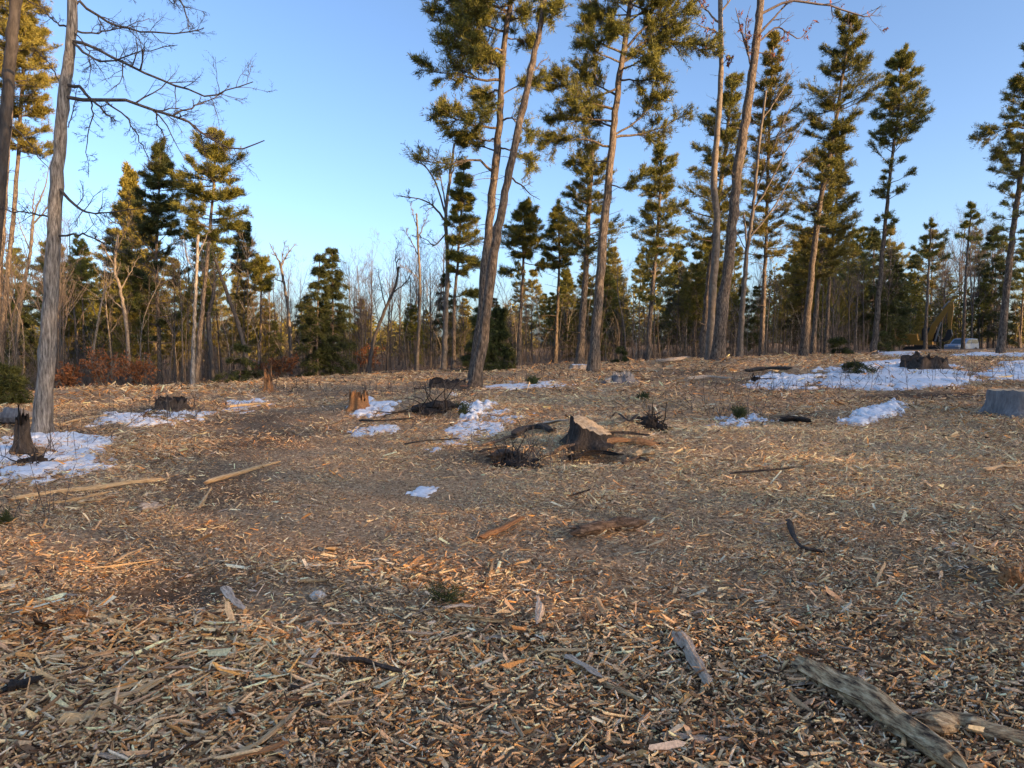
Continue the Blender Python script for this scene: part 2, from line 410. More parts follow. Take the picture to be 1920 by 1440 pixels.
def sinh_axis(n, A, k, lo, hi, c):
    u = np.linspace(-1, 1, n)
    w = np.sign(u) * A * (np.exp(k * np.abs(u)) - 1)
    w = np.where(w < 0, w / abs(w[0]) * abs(lo - c), w / w[-1] * (hi - c)) + c
    return w
gx = sinh_axis(370, 3, 5, -420, 420, 0.0); gy = sinh_axis(370, 3, 5, -300, 700, 6.0)
GX, GY = np.meshgrid(gx, gy)
GZ = H(GX, GY)
mb = MB(); n = len(gx); mi, mj = np.meshgrid(np.arange(len(gy) - 1), np.arange(n - 1), indexing='ij'); i0 = (mi * n + mj).ravel()
mb.add(np.stack([GX, GY, GZ], -1).reshape(-1, 3), np.stack([i0, i0 + 1, i0 + n + 1, i0 + n], 1))
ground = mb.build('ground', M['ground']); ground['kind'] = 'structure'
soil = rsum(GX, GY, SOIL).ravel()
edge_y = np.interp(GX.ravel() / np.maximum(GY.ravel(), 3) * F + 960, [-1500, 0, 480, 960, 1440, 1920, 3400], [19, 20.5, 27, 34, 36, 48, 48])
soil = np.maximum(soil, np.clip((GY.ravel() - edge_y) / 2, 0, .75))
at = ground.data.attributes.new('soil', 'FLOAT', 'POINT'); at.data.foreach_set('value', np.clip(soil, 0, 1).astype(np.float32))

# ---------------------------------------------------------------- snow
SNOW = []
def poly_inside(px, py, poly):
    """signed distance, positive inside"""
    P = np.asarray(poly); n = len(P)
    ins = np.zeros(px.shape, bool); dist = np.full(px.shape, 1e9)
    for i in range(n):
        a = P[i]; b = P[(i + 1) % n]
        c = (a[1] > py) != (b[1] > py)
        xs = (b[0] - a[0]) * (py - a[1]) / (b[1] - a[1] + 1e-12) + a[0]
        ins ^= c & (px < xs)
        e = b - a; t = np.clip(((px - a[0]) * e[0] + (py - a[1]) * e[1]) / (e @ e), 0, 1)
        dist = np.minimum(dist, np.hypot(px - a[0] - t * e[0], py - a[1] - t * e[1]))
    return np.where(ins, dist, -dist)

def snow_val(px, py, poly, sc, thr, seed):
    sd = poly_inside(px, py, poly)
    return np.clip(sd / (sc * .9), -2, .5) + 2.0 * (fbm(px / (sc * .9), py / (sc * 1.2), seed, 4) - .5) + 1.7 * (fbm(px / (sc * .22), py / (sc * .35), seed + 40, 3) - .5) - thr - .03

def snow_patch(pix, label, thr=0.0, thick=.05, seed=1, sc=None):
    W = [at_ground(u, v) for u, v in pix]
    poly = np.array([[w.x, w.y] for w in W]); dm = poly[:, 1].mean()
    sc = sc or dm * .035
    step = max(.02, dm * .0021)
    lo = poly.min(0) - sc; hi = poly.max(0) + sc
    stepy = max(step, (hi[1] - lo[1]) / 170); stepx = max(step, (hi[0] - lo[0]) / 300)
    xs = np.arange(lo[0], hi[0], stepx); ys = np.arange(lo[1], hi[1], stepy)
    X, Y = np.meshgrid(xs, ys); val = snow_val(X, Y, poly, sc, thr, seed)
    hgt = np.clip(val / .75, -.5, 1); hgt = np.where(hgt > 0, hgt * (2 - hgt), hgt)
    Z = H(X, Y) + thick * hgt * (1 + .5 * (fbm(X / .3, Y / .3, seed + 5, 3) - .5)) + .004
    Z = np.where(val <= 0, H(X, Y) - .02, Z)
    n = len(xs); a, b = np.meshgrid(np.arange(len(ys) - 1), np.arange(n - 1), indexing='ij'); i0 = (a * n + b).ravel()
    q = np.stack([i0, i0 + 1, i0 + n + 1, i0 + n], 1)
    keep = (val.ravel()[q] > 0).any(1); q = q[keep]
    used, inv = np.unique(q.ravel(), return_inverse=True)
    m = MB(); m.add(np.stack([X, Y, Z], -1).reshape(-1, 3)[used], inv.reshape(-1, 4))
    o = m.build('snow_patch', M['snow']); tag(o, label, 'snow', None, 'stuff')
    SNOW.append((poly, sc, thr, seed, lo, hi))

snow_patch([(-60, 905), (-40, 820), (60, 812), (130, 812), (225, 820), (190, 845), (200, 880), (120, 900), (60, 915)], 'large broken snow patch around the rotten stump at the near grey tree', .3, .05, 11)
snow_patch([(170, 800), (210, 775), (290, 768), (400, 775), (395, 790), (300, 800)], 'snow patch lying before the low dark stump at the left', .34, .05, 12)
snow_patch([(655, 778), (690, 748), (768, 752), (745, 772), (700, 784)], 'small white snow wedge beside the reddish broken stump', .15, .06, 13)
snow_patch([(800, 850), (850, 790), (950, 765), (1000, 775), (960, 800), (900, 835)], 'thin frosty snow scattered left of the pale slant cut stump', .5, .025, 14, .28)
snow_patch([(868, 775), (880, 752), (900, 758), (908, 780), (890, 785)], 'little heap of snow on the brushy mound', -.2, .1, 15)
snow_patch([(1530, 724), (1560, 692), (1640, 678), (1760, 684), (1830, 700), (1810, 722), (1700, 733), (1600, 730)], 'largest snow field below the far dark stump', -.1, .06, 16)
snow_patch([(1840, 715), (1865, 680), (1925, 676), (2050, 680), (2050, 715)], 'snow field beyond the grey sawn stump at the clearing edge', .15, .06, 17)
snow_patch([(1635, 668), (1660, 659), (1720, 661), (1705, 670)], 'narrow snow strip in front of the excavator', .05, .06, 18)
snow_patch([(1800, 668), (1830, 661), (1935, 662), (1930, 670)], 'narrow snow strip in front of the parked car', .05, .06, 19)
snow_patch([(1565, 795), (1600, 775), (1650, 765), (1672, 752), (1692, 758), (1685, 780), (1620, 798)], 'knobbly snow ridge on the chip bank left of the grey stump', .1, .07, 20, .25)
snow_patch([(1340, 800), (1360, 782), (1420, 778), (1450, 790), (1400, 803)], 'small snow scraps beside the black log end', .12, .06, 21)
snow_patch([(1390, 722), (1430, 700), (1540, 705), (1540, 730), (1450, 735)], 'scattered snow crumbs on dark soil left of the large snow field', .36, .05, 22, .5)
snow_patch([(900, 727), (950, 715), (1040, 715), (1090, 722), (1000, 733)], 'thin snow streak behind the leaning trunk', .3, .03, 23)
snow_patch([(400, 765), (440, 752), (500, 745), (510, 757), (450, 772)], 'faint snow dust at the foot of the left wood edge', .3, .03, 24)
snow_patch([(775, 930), (790, 914), (812, 916), (806, 932)], 'small round snow spot on the smooth middle path', -.1, .015, 25, .12)
snow_patch([(640, 805), (700, 792), (760, 800), (730, 820), (660, 822)], 'frosty snow film below the reddish stump', .38, .02, 26, .3)

def on_snow(x, y):
    m = np.zeros(x.shape, bool)
    for poly, sc, thr, seed, lo, hi in SNOW:
        k = (x > lo[0]) & (x < hi[0]) & (y > lo[1]) & (y < hi[1])
        if k.any(): m[k] |= snow_val(x[k], y[k], poly, sc, thr, seed) > .22
    return m

# ---------------------------------------------------------------- wood chips (uncountable: one object)
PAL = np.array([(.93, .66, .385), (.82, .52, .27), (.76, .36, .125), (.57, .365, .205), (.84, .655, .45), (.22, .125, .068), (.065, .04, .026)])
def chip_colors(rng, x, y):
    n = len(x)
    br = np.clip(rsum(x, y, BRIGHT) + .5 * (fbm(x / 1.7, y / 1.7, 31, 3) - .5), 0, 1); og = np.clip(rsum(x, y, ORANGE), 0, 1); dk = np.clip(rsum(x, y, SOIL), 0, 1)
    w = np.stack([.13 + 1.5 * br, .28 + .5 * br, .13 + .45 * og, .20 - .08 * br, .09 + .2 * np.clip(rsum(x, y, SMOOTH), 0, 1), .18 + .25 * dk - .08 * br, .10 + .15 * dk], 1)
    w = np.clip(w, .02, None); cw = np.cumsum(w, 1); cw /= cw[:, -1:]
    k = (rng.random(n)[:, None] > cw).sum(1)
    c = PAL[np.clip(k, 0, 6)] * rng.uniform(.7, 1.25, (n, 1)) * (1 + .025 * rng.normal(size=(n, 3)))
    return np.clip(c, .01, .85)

def chips(mb, rng, x, y, L, Wd, Tk, lift, tilt, sides):
    n = len(x)
    z = H(x, y) + lift
    yaw = rng.uniform(0, 2 * math.pi, n); yaw = np.where(rng.random(n) < .45, rng.normal(.15, .5, n), yaw)
    ix = np.array([-.5, -.4, .36, .5, .42, -.36]); iy = np.array([.1, .5, .45, -.12, -.5, -.42])
    lx = (ix + rng.uniform(-.09, .09, (n, 6)) * .9) * L[:, None]; ly = (iy + rng.uniform(-.16, .16, (n, 6))) * Wd[:, None]
    bend = rng.normal(0, .5, (n, 1)); lz = bend * lx * lx / np.maximum(L[:, None], .01) + rng.normal(0, .06, (n, 6)) * Wd[:, None]
    p = rng.normal(0, 1, n) * tilt; r = rng.normal(0, 1, n) * tilt * 1.4
    cy, sy = np.cos(yaw)[:, None], np.sin(yaw)[:, None]
    cp, sp = np.cos(p)[:, None], np.sin(p)[:, None]; cr, sr = np.cos(r)[:, None], np.sin(r)[:, None]
    def tf(a, b, c):
        b, c = b * cr - c * sr, b * sr + c * cr
        a, c = a * cp - c * sp, a * sp + c * cp
        return np.stack([x[:, None] + a * cy - b * sy, y[:, None] + a * sy + b * cy, z[:, None] + c], -1)
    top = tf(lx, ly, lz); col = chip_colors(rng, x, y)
    f = np.arange(n)[:, None] * 6 + np.array([5, 4, 3, 2, 1, 0])
    if sides == 0:
        mb.add(top[:, [0, 1, 3, 4]].reshape(-1, 3), np.arange(n)[:, None] * 4 + np.array([3, 2, 1, 0]), 0, col); return
    if sides == 1:
        mb.add(top.reshape(-1, 3), f, 0, col); return
    bot = tf(lx * .96, ly * .96, lz - Tk[:, None])
    mb.add(np.concatenate([top, bot], 1).reshape(-1, 3), np.arange(n)[:, None] * 12 + np.array([5, 4, 3, 2, 1, 0]), 0, col)
    s = np.concatenate([np.stack([np.arange(n) * 12 + j, np.arange(n) * 12 + (j + 1) % 6, np.arange(n) * 12 + 6 + (j + 1) % 6, np.arange(n) * 12 + 6 + j], 1) for j in range(6)])
    mb.f.append(s + mb.n - n * 12); mb.m.append(np.zeros(len(s), np.int32)); mb.c.append(np.tile(col * .9, (6, 1)))

def band(rng, y0, y1, dens, m=3.2):
    w1 = .76 * y1 + m; N = int(dens * (y1 - y0) * 2 * w1)
    x = rng.uniform(-w1, w1, N); y = rng.uniform(y0, y1, N)
    k = rng.random(N) < np.clip(1 - (np.abs(x) - .76 * y - .5) / (m - .5), 0, 1) ** 1.5      # thins out beyond the view
    return x[k], y[k]

cm = MB(); rng = np.random.default_rng(5)
for y0, y1, dens, lm, sides in ((1.4, 2.8, 7600, .025, 2), (2.8, 3.7, 6200, .025, 2), (3.7, 4.8, 5600, .025, 1), (4.8, 7.5, 5200, .026, 0), (7.5, 11, 3000, .033, 0), (11, 17, 1050, .05, 0), (17, 38, 200, .09, 0)):
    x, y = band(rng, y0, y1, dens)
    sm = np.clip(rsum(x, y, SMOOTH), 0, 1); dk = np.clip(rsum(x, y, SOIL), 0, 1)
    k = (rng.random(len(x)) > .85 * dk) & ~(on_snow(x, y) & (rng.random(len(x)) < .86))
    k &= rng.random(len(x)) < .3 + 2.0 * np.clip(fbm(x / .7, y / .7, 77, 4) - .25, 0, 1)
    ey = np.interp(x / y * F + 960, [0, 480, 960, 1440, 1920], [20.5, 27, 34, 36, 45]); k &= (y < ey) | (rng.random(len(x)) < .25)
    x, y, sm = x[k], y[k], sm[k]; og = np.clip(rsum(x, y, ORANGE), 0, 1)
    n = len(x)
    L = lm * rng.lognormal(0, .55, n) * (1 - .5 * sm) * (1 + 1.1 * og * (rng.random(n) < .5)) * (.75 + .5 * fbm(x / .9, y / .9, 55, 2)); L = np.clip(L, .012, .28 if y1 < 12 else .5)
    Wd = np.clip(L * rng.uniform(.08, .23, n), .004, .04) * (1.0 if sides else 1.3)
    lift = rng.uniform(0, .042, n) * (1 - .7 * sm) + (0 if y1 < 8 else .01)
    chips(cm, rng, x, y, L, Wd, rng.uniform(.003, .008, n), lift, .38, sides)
for (ru, rv, n, lo, hi) in ((330, 95, 1200, .06, .2), (900, 200, 900, .05, .15)):       # longer shreds heaped at the near left and over the foreground
    r = region(360 if ru < 500 else 900, 1290 if ru < 500 else 1250, ru, rv); x = r[0] + rng.normal(0, .6, n) * r[2]; y = r[1] + rng.normal(0, .6, n) * r[3]
    k = (y > 1.3) & (rng.random(n) < .25 + 1.6 * np.clip(fbm(x / .6, y / .6, 78, 3) - .3, 0, 1)); x, y = x[k], y[k]; n = len(x)
    L = lo + (hi - lo) * rng.random(n) ** 2.2; chips(cm, rng, x, y, L, np.clip(L * rng.uniform(.04, .11, n), .004, .014), rng.uniform(.003, .008, n), rng.uniform(.015, .06, n), .3, 2)
co = cm.build('wood_chips', M['chips'], smooth=False)
tag(co, 'tan, grey and orange shredded wood chips covering the cleared ground', 'wood chips', None, 'stuff')

# ---------------------------------------------------------------- trees
def trunk_world(px, d, z_base=None):
    """world path of a trunk drawn at depth d; its foot is set on the terrain"""
    pts = [at_depth(u, v, d) for u, v in px]
    b = pts[0]; gz = hz(b.x, d)
    if gz < b.z - .05 and len(pts) > 1:
        e = (pts[1] - b); k = (gz - b.z) / e.z if abs(e.z) > .01 else 0
        pts[0] = b + e * k
    pts[0] = Vector((pts[0].x, d, gz - .12))
    q = [p for p in pts[1:] if p.z > gz + .3]
    return [pts[0]] + (q or [Vector((pts[-1].x, d, gz + .5))])

def trunk_mesh(mb, rng, path, r0, r1, k=12, n=34, flare=.28, rough=.05, mat=0):
    P = spline(path, n); P[1:-1] += rng.normal(0, .006 + r0 * .04, (n - 2, 3)) * np.array([1, 1, 0])
    h = P[:, 2] - P[0, 2]; t = np.linspace(0, 1, n)
    R = r0 + (r1 - r0) * t ** .5; R = R * (1 + flare * np.exp(-np.maximum(h - .1, 0) / .28))
    R = R * (1 + .05 * rng.normal(size=n))
    tubes(mb, P, R, k, mat, rough=rough, rng=rng)
    return P, R

def needles(mb, rng, pos, dirs, K, Ln, Wn, mat, spread=.8, fwd=.7, up=.15):
    n = len(pos) * K
    if n == 0: return
    p = np.repeat(pos, K, 0) + rng.normal(0, Ln * .24, (n, 3)); d = np.repeat(dirs, K, 0) * fwd + rsphere(rng, n) * spread; d[:, 2] += up; d = unit(d)
    l = Ln * rng.uniform(.65, 1.25, (n, 1)); s = unit(np.cross(d, rsphere(rng, n))) * Wn * .5 * rng.uniform(.7, 1.3, (n, 1))
    V = np.stack([p - s * 1.1, p + s * 1.1, p + d * l], 1)
    mb.add(V.reshape(-1, 3), np.arange(n)[:, None] * 3 + np.array([0, 1, 2]), mat)

def foliage_on(mb, rng, B, BR, style, dens=1.0, nl=.16, nw=.035, K=6, tmin=.25, mat=0, wood=1, tl=1.0):
    """twigs and needle tufts on N branches B (N, m, 3)"""
    N, m, _ = B.shape
    blen = np.linalg.norm(np.diff(B, axis=1), axis=2).sum(1)
    ntw = int(np.clip(15 * dens, 3, 40))
    t = tmin + (1 - tmin) * rng.random((N, ntw)) ** .8
    s = t * (m - 1); i = np.minimum(s.astype(int), m - 2); f = (s - i)[..., None]; idx = np.arange(N)[:, None]
    A = B[idx, i]; C = B[idx, i + 1]; st = A * (1 - f) + C * f; tg = unit(C - A)
    ang = np.radians(rng.uniform(12, 75, (N, ntw))) * rng.choice([-1, 1], (N, ntw))
    c, sn = np.cos(ang), np.sin(ang)
    d = np.stack([tg[..., 0] * c - tg[..., 1] * sn, tg[..., 0] * sn + tg[..., 1] * c, tg[..., 2] * .8 + rng.normal(.1 if style != 'hemlock' else -.12, .33 if style == 'pine' else .28, (N, ntw))], -1); d = unit(d)
    tlen = np.clip((.42 * blen[:, None] + .2) * (1.25 - t) * rng.uniform(.45, 1.5, (N, ntw)) * tl, .12, 1.3)
    st = st.reshape(-1, 3); d = d.reshape(-1, 3); tlen = tlen.reshape(-1)
    nt = 8
    fr = np.array([.1, .24, .38, .52, .65, .78, .9, 1.0])[None] + rng.normal(0, .06, (len(st), nt))
    pos = st[:, None] + d[:, None] * (fr * tlen[:, None])[..., None]
    if style == 'hemlock': pos[..., 2] -= (fr ** 2 * tlen[:, None] * .25)
    pos = pos.reshape(-1, 3); dd = np.repeat(d, nt, 0)
    keep = rng.random(len(pos)) < .8
    needles(mb, rng, pos[keep], dd[keep], K, nl, nw, mat, up=.22 if style == 'pine' else -.05)
    if wood is not None:
        tubes(mb, np.stack([st, st + d * tlen[:, None]], 1), np.stack([np.full(len(st), .009), np.full(len(st), .004)], 1), 3, wood, rng=rng)

def make_branches(rng, P, R, zt, zb, prof, style, mpp, spacing, per, irr=False):
    """branch paths round a trunk: prof = [(fraction from top, left px, right px)]"""
    fs = [p[0] for p in prof]; Lf = [p[1] * mpp for p in prof]; Rt = [p[2] * mpp for p in prof]
    H_ = zt - zb; nw = max(3, int(H_ / (spacing * .8))); out = []; rad = []
    for w in range(nw):
        f = (w + rng.uniform(.1, .9)) / nw; az0 = rng.uniform(0, 6.28)
        for k in range(per):
            az = az0 + k * 6.283 / per + rng.normal(0, .3); ff = np.clip(f + rng.normal(0, .15 / nw), .005, 1)
            l = np.interp(ff, fs, Lf); r = np.interp(ff, fs, Rt); ca = math.cos(az)
            ln = ((l + r) / 2 + ca * (r - l) / 2) * rng.uniform(.5, 1.16)
            if rng.random() < .15: ln *= .5
            if irr: ln *= rng.uniform(.45, 1.35)
            ln = max(ln, .12)
            z0 = zt - ff * H_ - (.12 * ln if style == 'pine' else 0)
            st = np.array([np.interp(z0, P[:, 2], P[:, 0]), np.interp(z0, P[:, 2], P[:, 1]), z0])
            if style == 'pine': el = np.interp(ff, [0, .25, 1], [1.0, .38, .04]) + rng.normal(0, .2); cur = .18
            elif style == 'spruce': el = np.interp(ff, [0, .2, 1], [.9, .25, -.2]) + rng.normal(0, .1); cur = .12
            else: el = np.interp(ff, [0, .25, 1], [.7, .15, -.12]) + rng.normal(0, .2); cur = -.22
            t = np.linspace(0, 1, 6)
            hor = ln * t; zz = math.tan(el) * ln * t * .8 + cur * ln * t * t + rng.normal(0, .02, 6) * ln * t
            wig = rng.normal(0, .04) * ln * t * t
            out.append(np.stack([st[0] + ca * hor - math.sin(az) * wig, st[1] + math.sin(az) * hor + ca * wig, st[2] + zz], 1))
            rad.append(np.linspace(.012 + .011 * ln, .005, 6))
    return np.array(out), np.array(rad)

def dead_limbs(mb, rng, P, R, z0, z1, n, ln, mat=0, droop=0.0):
    """bare snags on the lower trunk"""
    z = rng.uniform(z0, z1, n); st = np.stack([np.interp(z, P[:, 2], P[:, 0]), np.interp(z, P[:, 2], P[:, 1]), z], 1)
    az = rng.uniform(0, 6.28, n); l = ln * rng.uniform(.25, 1.1, n)
    d = np.stack([np.cos(az), np.sin(az), rng.normal(.12, .2, n) - droop], 1)
    t = np.linspace(0, 1, 5)[None, :, None]
    B = st[:, None] + d[:, None] * l[:, None, None] * t; B[:, :, 2] += (rng.normal(0, .1, (n, 1)) * l[:, None]) * (np.linspace(0, 1, 5) ** 2)
    r = np.linspace(1, .3, 5)[None] * (.008 + .008 * l[:, None])
    tubes(mb, B, r, 3, mat, rng=rng)
    c, cr = grow(rng, B, r, 3, .35, .95, (25, 60), (.2, .45), .05, 3, .2)
    tubes(mb, c, cr, 3, mat, rng=rng)

def pixel_of(x, y, z):
    cp, sp = math.cos(PITCH), math.sin(PITCH); dz = z - EYE
    f = y * cp - dz * sp; up = y * sp + dz * cp
    return 960 + x / f * F, 720 - up / f * F
def limb_path(rng, P, v0z, px, d, n=9, depth=0.0):
    st = (float(np.interp(v0z, P[:, 2], P[:, 0])), float(np.interp(v0z, P[:, 2], P[:, 1])), v0z)
    Q = spline([(*pixel_of(*st), 0)] + [(a, b, 0) for a, b in px], n); t = np.linspace(0, 1, n) ** 1.3
    B = np.array([list(at_depth(q[0], q[1], d + depth * k)) for q, k in zip(Q, t)]); B[0] = st
    B[1:] += rng.normal(0, .025, (n - 1, 3))
    return B

NTREE = [0]
def conifer(label, px, w, v_top=None, v_bot=None, prof=None, d=None, style='pine', mat='needle', dens=1.0, limbs=(), dead=None, bark='bark_pine', name='pine_tree', cat='tree',
            group=None, spacing=.5, per=5, nl=.15, nw=.02, K=6, lower=None, seed=None, tmin=.25):
    NTREE[0] += 1
    rng = np.random.default_rng(seed or 100 + NTREE[0])
    if d is None:
        g = at_ground(*px[0]); d = g.y
    mpp = d / F
    path = trunk_world(px, d); base = path[0].copy(); base.z += .12
    root = empty(name, base, label, cat, group)
    tm = MB()
    P, R = trunk_mesh(tm, rng, path, w[0] * mpp * .46, max(w[1] * mpp * .46, .015), n=max(12, min(40, int((path[-1].z - path[0].z) * 3))))
    zof = lambda v: EYE + (at_depth(960, v, d).z - EYE)
    if dead: dead_limbs(tm, rng, P, R, zof(dead[1]), zof(dead[0]), dead[2], dead[3] * mpp)
    tm.build('trunk', M[bark], root, offset=base)
    cr = MB()
    if prof:
        B, BR = make_branches(rng, P, R, zof(v_top), zof(v_bot), prof, style, mpp, spacing, per, name == 'evergreen_bush')
        tubes(cr, B, BR, 4, 1, rng=rng)
        foliage_on(cr, rng, B, BR, style, dens, nl, nw, K, tmin=tmin)
    if lower:      # sparse lower boughs
        B, BR = make_branches(rng, P, R, zof(lower[0]), zof(lower[1]), [(0, lower[2], lower[2]), (1, lower[3], lower[3])], style, mpp, lower[4], 3)
        tubes(cr, B, BR, 4, 1, rng=rng); foliage_on(cr, rng, B, BR, style, dens * .7, nl, nw, K, tmin=.45)
    if cr.n: cr.build('crown', [M[mat], M['twig']], root, smooth=False, offset=base)
    for lb in limbs:
        v0, tip = lb[0], lb[1]; mids = lb[2] if len(lb) > 2 else []; dd = lb[3] if len(lb) > 3 else rng.uniform(-1.2, 1.2); fd = lb[4] if len(lb) > 4 else 1.0
        if isinstance(v0, tuple): v0 = v0[1]
        B = limb_path(rng, P, zof(v0), list(mids) + [tip], d, depth=dd)
        ln = np.linalg.norm(np.diff(B, axis=0), axis=1).sum()
        lm = MB(); r = np.linspace(.016 + .013 * ln, .007, len(B)); tubes(lm, B, r, 6, 0, rng=rng, rough=.06)
        sub, sr = grow(rng, B[None], r[None], int(4 + 3 * ln), .3, .97, (25, 60), (.16, .36), .1, 5, .15)
        tubes(lm, sub, sr, 3, 0, rng=rng)
        lo = lm.build('limb', M[bark], root, offset=base)
        if fd > 0:
            fm = MB(); foliage_on(fm, rng, sub, sr, style, .42 * fd, nl, nw, K, tmin=.15, tl=1.5); foliage_on(fm, rng, B[None], r[None], style, 1.0 * fd, nl, nw, K, tmin=.35, tl=1.0)
            fm.build('foliage', [M[mat], M['twig']], lo, smooth=False, offset=base)
    return root

# ---- tall pines that stand alone on or at the edge of the clearing
conifer('tall pine with big left boughs behind the leaning trunk', [(890, 700), (905, 560), (915, 450), (925, 350), (933, 270), (938, 200), (942, 130), (948, 60), (958, 0), (964, -90), (968, -230)], (23, 8),
        -240, 20, [(0, 15, 15), (.3, 80, 60), (.7, 120, 60), (1, 110, 55)], d=23.5, dens=1.5, spacing=.45, nl=.155,
        limbs=[(150, (780, 132), [(900, 148), (850, 140)], -.5, 1.3), (138, (806, 10), [(912, 85), (880, 48)], .6, 1.4), (240, (822, 208), [(890, 235), (850, 222)], -.3, 1.5), (262, (850, 252), [(900, 262)], .5, 1.0),
               (285, (866, 268), [(905, 276)], .8, .9), (325, (786, 302), [(890, 300), (840, 306)], .3, .6), (180, (1014, 148), [(970, 160)], .4, .9), (225, (998, 262), [(965, 225)], -.6, .6),
               (275, (1002, 312), [(965, 285)], -.2, .7), (105, (826, 78), [(890, 85)], -.9, 1.5), (60, (850, 42), [(900, 50)], .9, 1.6), (70, (1000, 80), [(975, 75)], .5, 1.1), (40, (1012, 22), [(980, 30)], -.4, 1.1),
               (20, (838, -10), [(900, 0)], .2, 1.6), (120, (880, 112), [(915, 118)], 1.4, 1.4), (170, (890, 180), [(920, 172)], 1.2, 1.3), (205, (885, 215), [(915, 210)], -1.4, 1.2), (95, (880, 95), [(915, 92)], -1.6, 1.3), (10, (880, 20), [], -1.2, 1.5)],
        dead=(300, 520, 22, 60))
conifer('bare leaning trunk with a few needles near its top', [(888, 728), (905, 640), (925, 480), (940, 400), (955, 330), (975, 230), (990, 160), (1005, 90), (1022, 0), (1040, -100), (1052, -220)], (27, 8),
        -230, -20, [(0, 10, 10), (.5, 60, 60), (1, 45, 50)], dens=1.0, limbs=[(35, (1042, 8), [], -.3, 1.0), (10, (1000, -12), [], .5, 1.0), (140, (1030, 100), [(1010, 125)], .2, 0), (330, (1010, 375), [], .2, 0)], dead=(280, 480, 16, 45), bark='bark_pine')
conifer('tall pine with long right boughs over a pale straight trunk', [(1112, 686), (1122, 560), (1130, 450), (1140, 350), (1147, 280), (1153, 220), (1160, 150), (1170, 90), (1180, 20), (1188, -60), (1195, -170)], (23, 8),
        -180, 20, [(0, 12, 12), (.4, 70, 90), (1, 80, 120)], d=27.0, dens=1.5, spacing=.45, nl=.155,
        limbs=[(205, (1030, 148), [(1100, 190), (1065, 165)], -.4, 1.4), (228, (1026, 225), [(1090, 222)], .5, 1.4), (275, (1022, 268), [(1085, 262)], -.2, 1.4), (255, (1238, 178), [(1190, 230), (1215, 205)], -.3, 1.3),
               (258, (1280, 218), [(1215, 248)], .4, 1.0), (150, (1252, 142), [(1205, 150)], -.5, 1.4), (118, (1332, 88), [(1210, 85), (1270, 80)], -.2, 1.6), (100, (1095, 42), [(1130, 85), (1108, 65)], .3, 1.5),
               (118, (1090, 78), [(1125, 100)], -.8, 1.4), (70, (1110, 12), [(1140, 45)], .6, 1.5), (95, (1300, 18), [(1205, 55), (1250, 35)], .3, 1.8), (45, (1250, -10), [(1210, 15)], -.7, 1.7), (120, (1290, 60), [(1210, 75)], 1.0, 1.7),
               (345, (1205, 330), [(1170, 352)], -.4, .9), (300, (1080, 300), [(1110, 305)], 1.2, 1.4), (240, (1085, 200), [(1120, 225)], 1.5, 1.6), (180, (1090, 130), [(1120, 160)], 1.4, 1.6), (165, (1070, 185), [(1110, 185)], -1.3, 1.3), (60, (1150, 60), [], -1.5, 1.6), (130, (1225, 105), [(1195, 115)], -1.6, 1.5)],
        dead=(340, 480, 10, 40))
conifer('pine crowding just behind the pale straight trunk', [(1086, 690), (1095, 560), (1102, 430), (1108, 330), (1110, 280)], (20, 6), 275, 490, [(0, 5, 5), (.15, 34, 32), (.4, 62, 45), (.6, 55, 55), (.8, 78, 62), (1, 40, 50)], d=33, dens=1.1, dead=(470, 640, 16, 45))
conifer('small round headed pine between leaning trunk and pale pine', [(972, 692), (976, 600), (982, 480), (985, 390)], (11, 4), 386, 484, [(0, 3, 3), (.25, 24, 24), (.6, 40, 37), (.85, 44, 40), (1, 15, 15)], d=36, dens=1.3, spacing=.3, limbs=[(505, (942, 512), [], .3, 1.2), (492, (1024, 500), [], -.3, 1.1)], dead=(490, 600, 10, 30))
conifer('slim pine with thin head left of the pale pine', [(1040, 692), (1045, 580), (1049, 480), (1046, 400)], (10, 3), 398, 505, [(0, 4, 4), (.4, 26, 30), (.8, 32, 34), (1, 15, 20)], d=38, dens=1.0, spacing=.35, dead=(500, 640, 14, 40))
conifer('broad dark pine in the middle of the right group', [(1214, 682), (1222, 560), (1232, 450), (1238, 360), (1240, 282)], (13, 4), 278, 478, [(0, 4, 4), (.12, 16, 18), (.3, 32, 32), (.5, 42, 46), (.75, 56, 62), (.9, 52, 56), (1, 22, 30)], d=33, dens=1.2, lower=(480, 590, 60, 40, .7), dead=(520, 640, 12, 30))
conifer('dark full pine behind the two thick leaning trunks', [(1318, 674), (1330, 520), (1345, 400), (1360, 280), (1374, 150)], (20, 5), 148, 470, [(0, 5, 5), (.1, 18, 20), (.3, 46, 30), (.5, 64, 36), (.8, 74, 42), (1, 42, 42)], d=34, dens=1.2, mat='needle', dead=(470, 640, 14, 40))
conifer('golden ragged pine right behind the thickest trunk', [(1428, 666), (1432, 560), (1437, 430), (1442, 250), (1450, 72)], (13, 4), 70, 480, [(0, 4, 4), (.15, 16, 16), (.35, 30, 56), (.6, 36, 46), (1, 48, 52)], d=34, dens=.9, mat='needle_sunlit', dead=(120, 620, 40, 60))
conifer('tallest full pine right of centre with pointed broad head', [(1506, 663), (1520, 530), (1534, 400), (1548, 330), (1565, 240), (1580, 140), (1595, 42)], (18, 4), 40, 310, [(0, 8, 8), (.08, 28, 24), (.3, 38, 40), (.42, 45, 55), (.55, 76, 70), (.7, 62, 42), (.85, 58, 28), (1, 46, 32)], d=33, dens=1.4, spacing=.56, per=5, lower=(310, 450, 60, 40, .6))
conifer('golden pine trunk beside the tallest full pine', [(1524, 656), (1538, 500), (1552, 400), (1562, 270)], (11, 4), 265, 530, [(0, 5, 5), (.3, 48, 36), (.6, 66, 46), (1, 42, 42)], d=37, dens=1.0, mat='needle_sunlit')
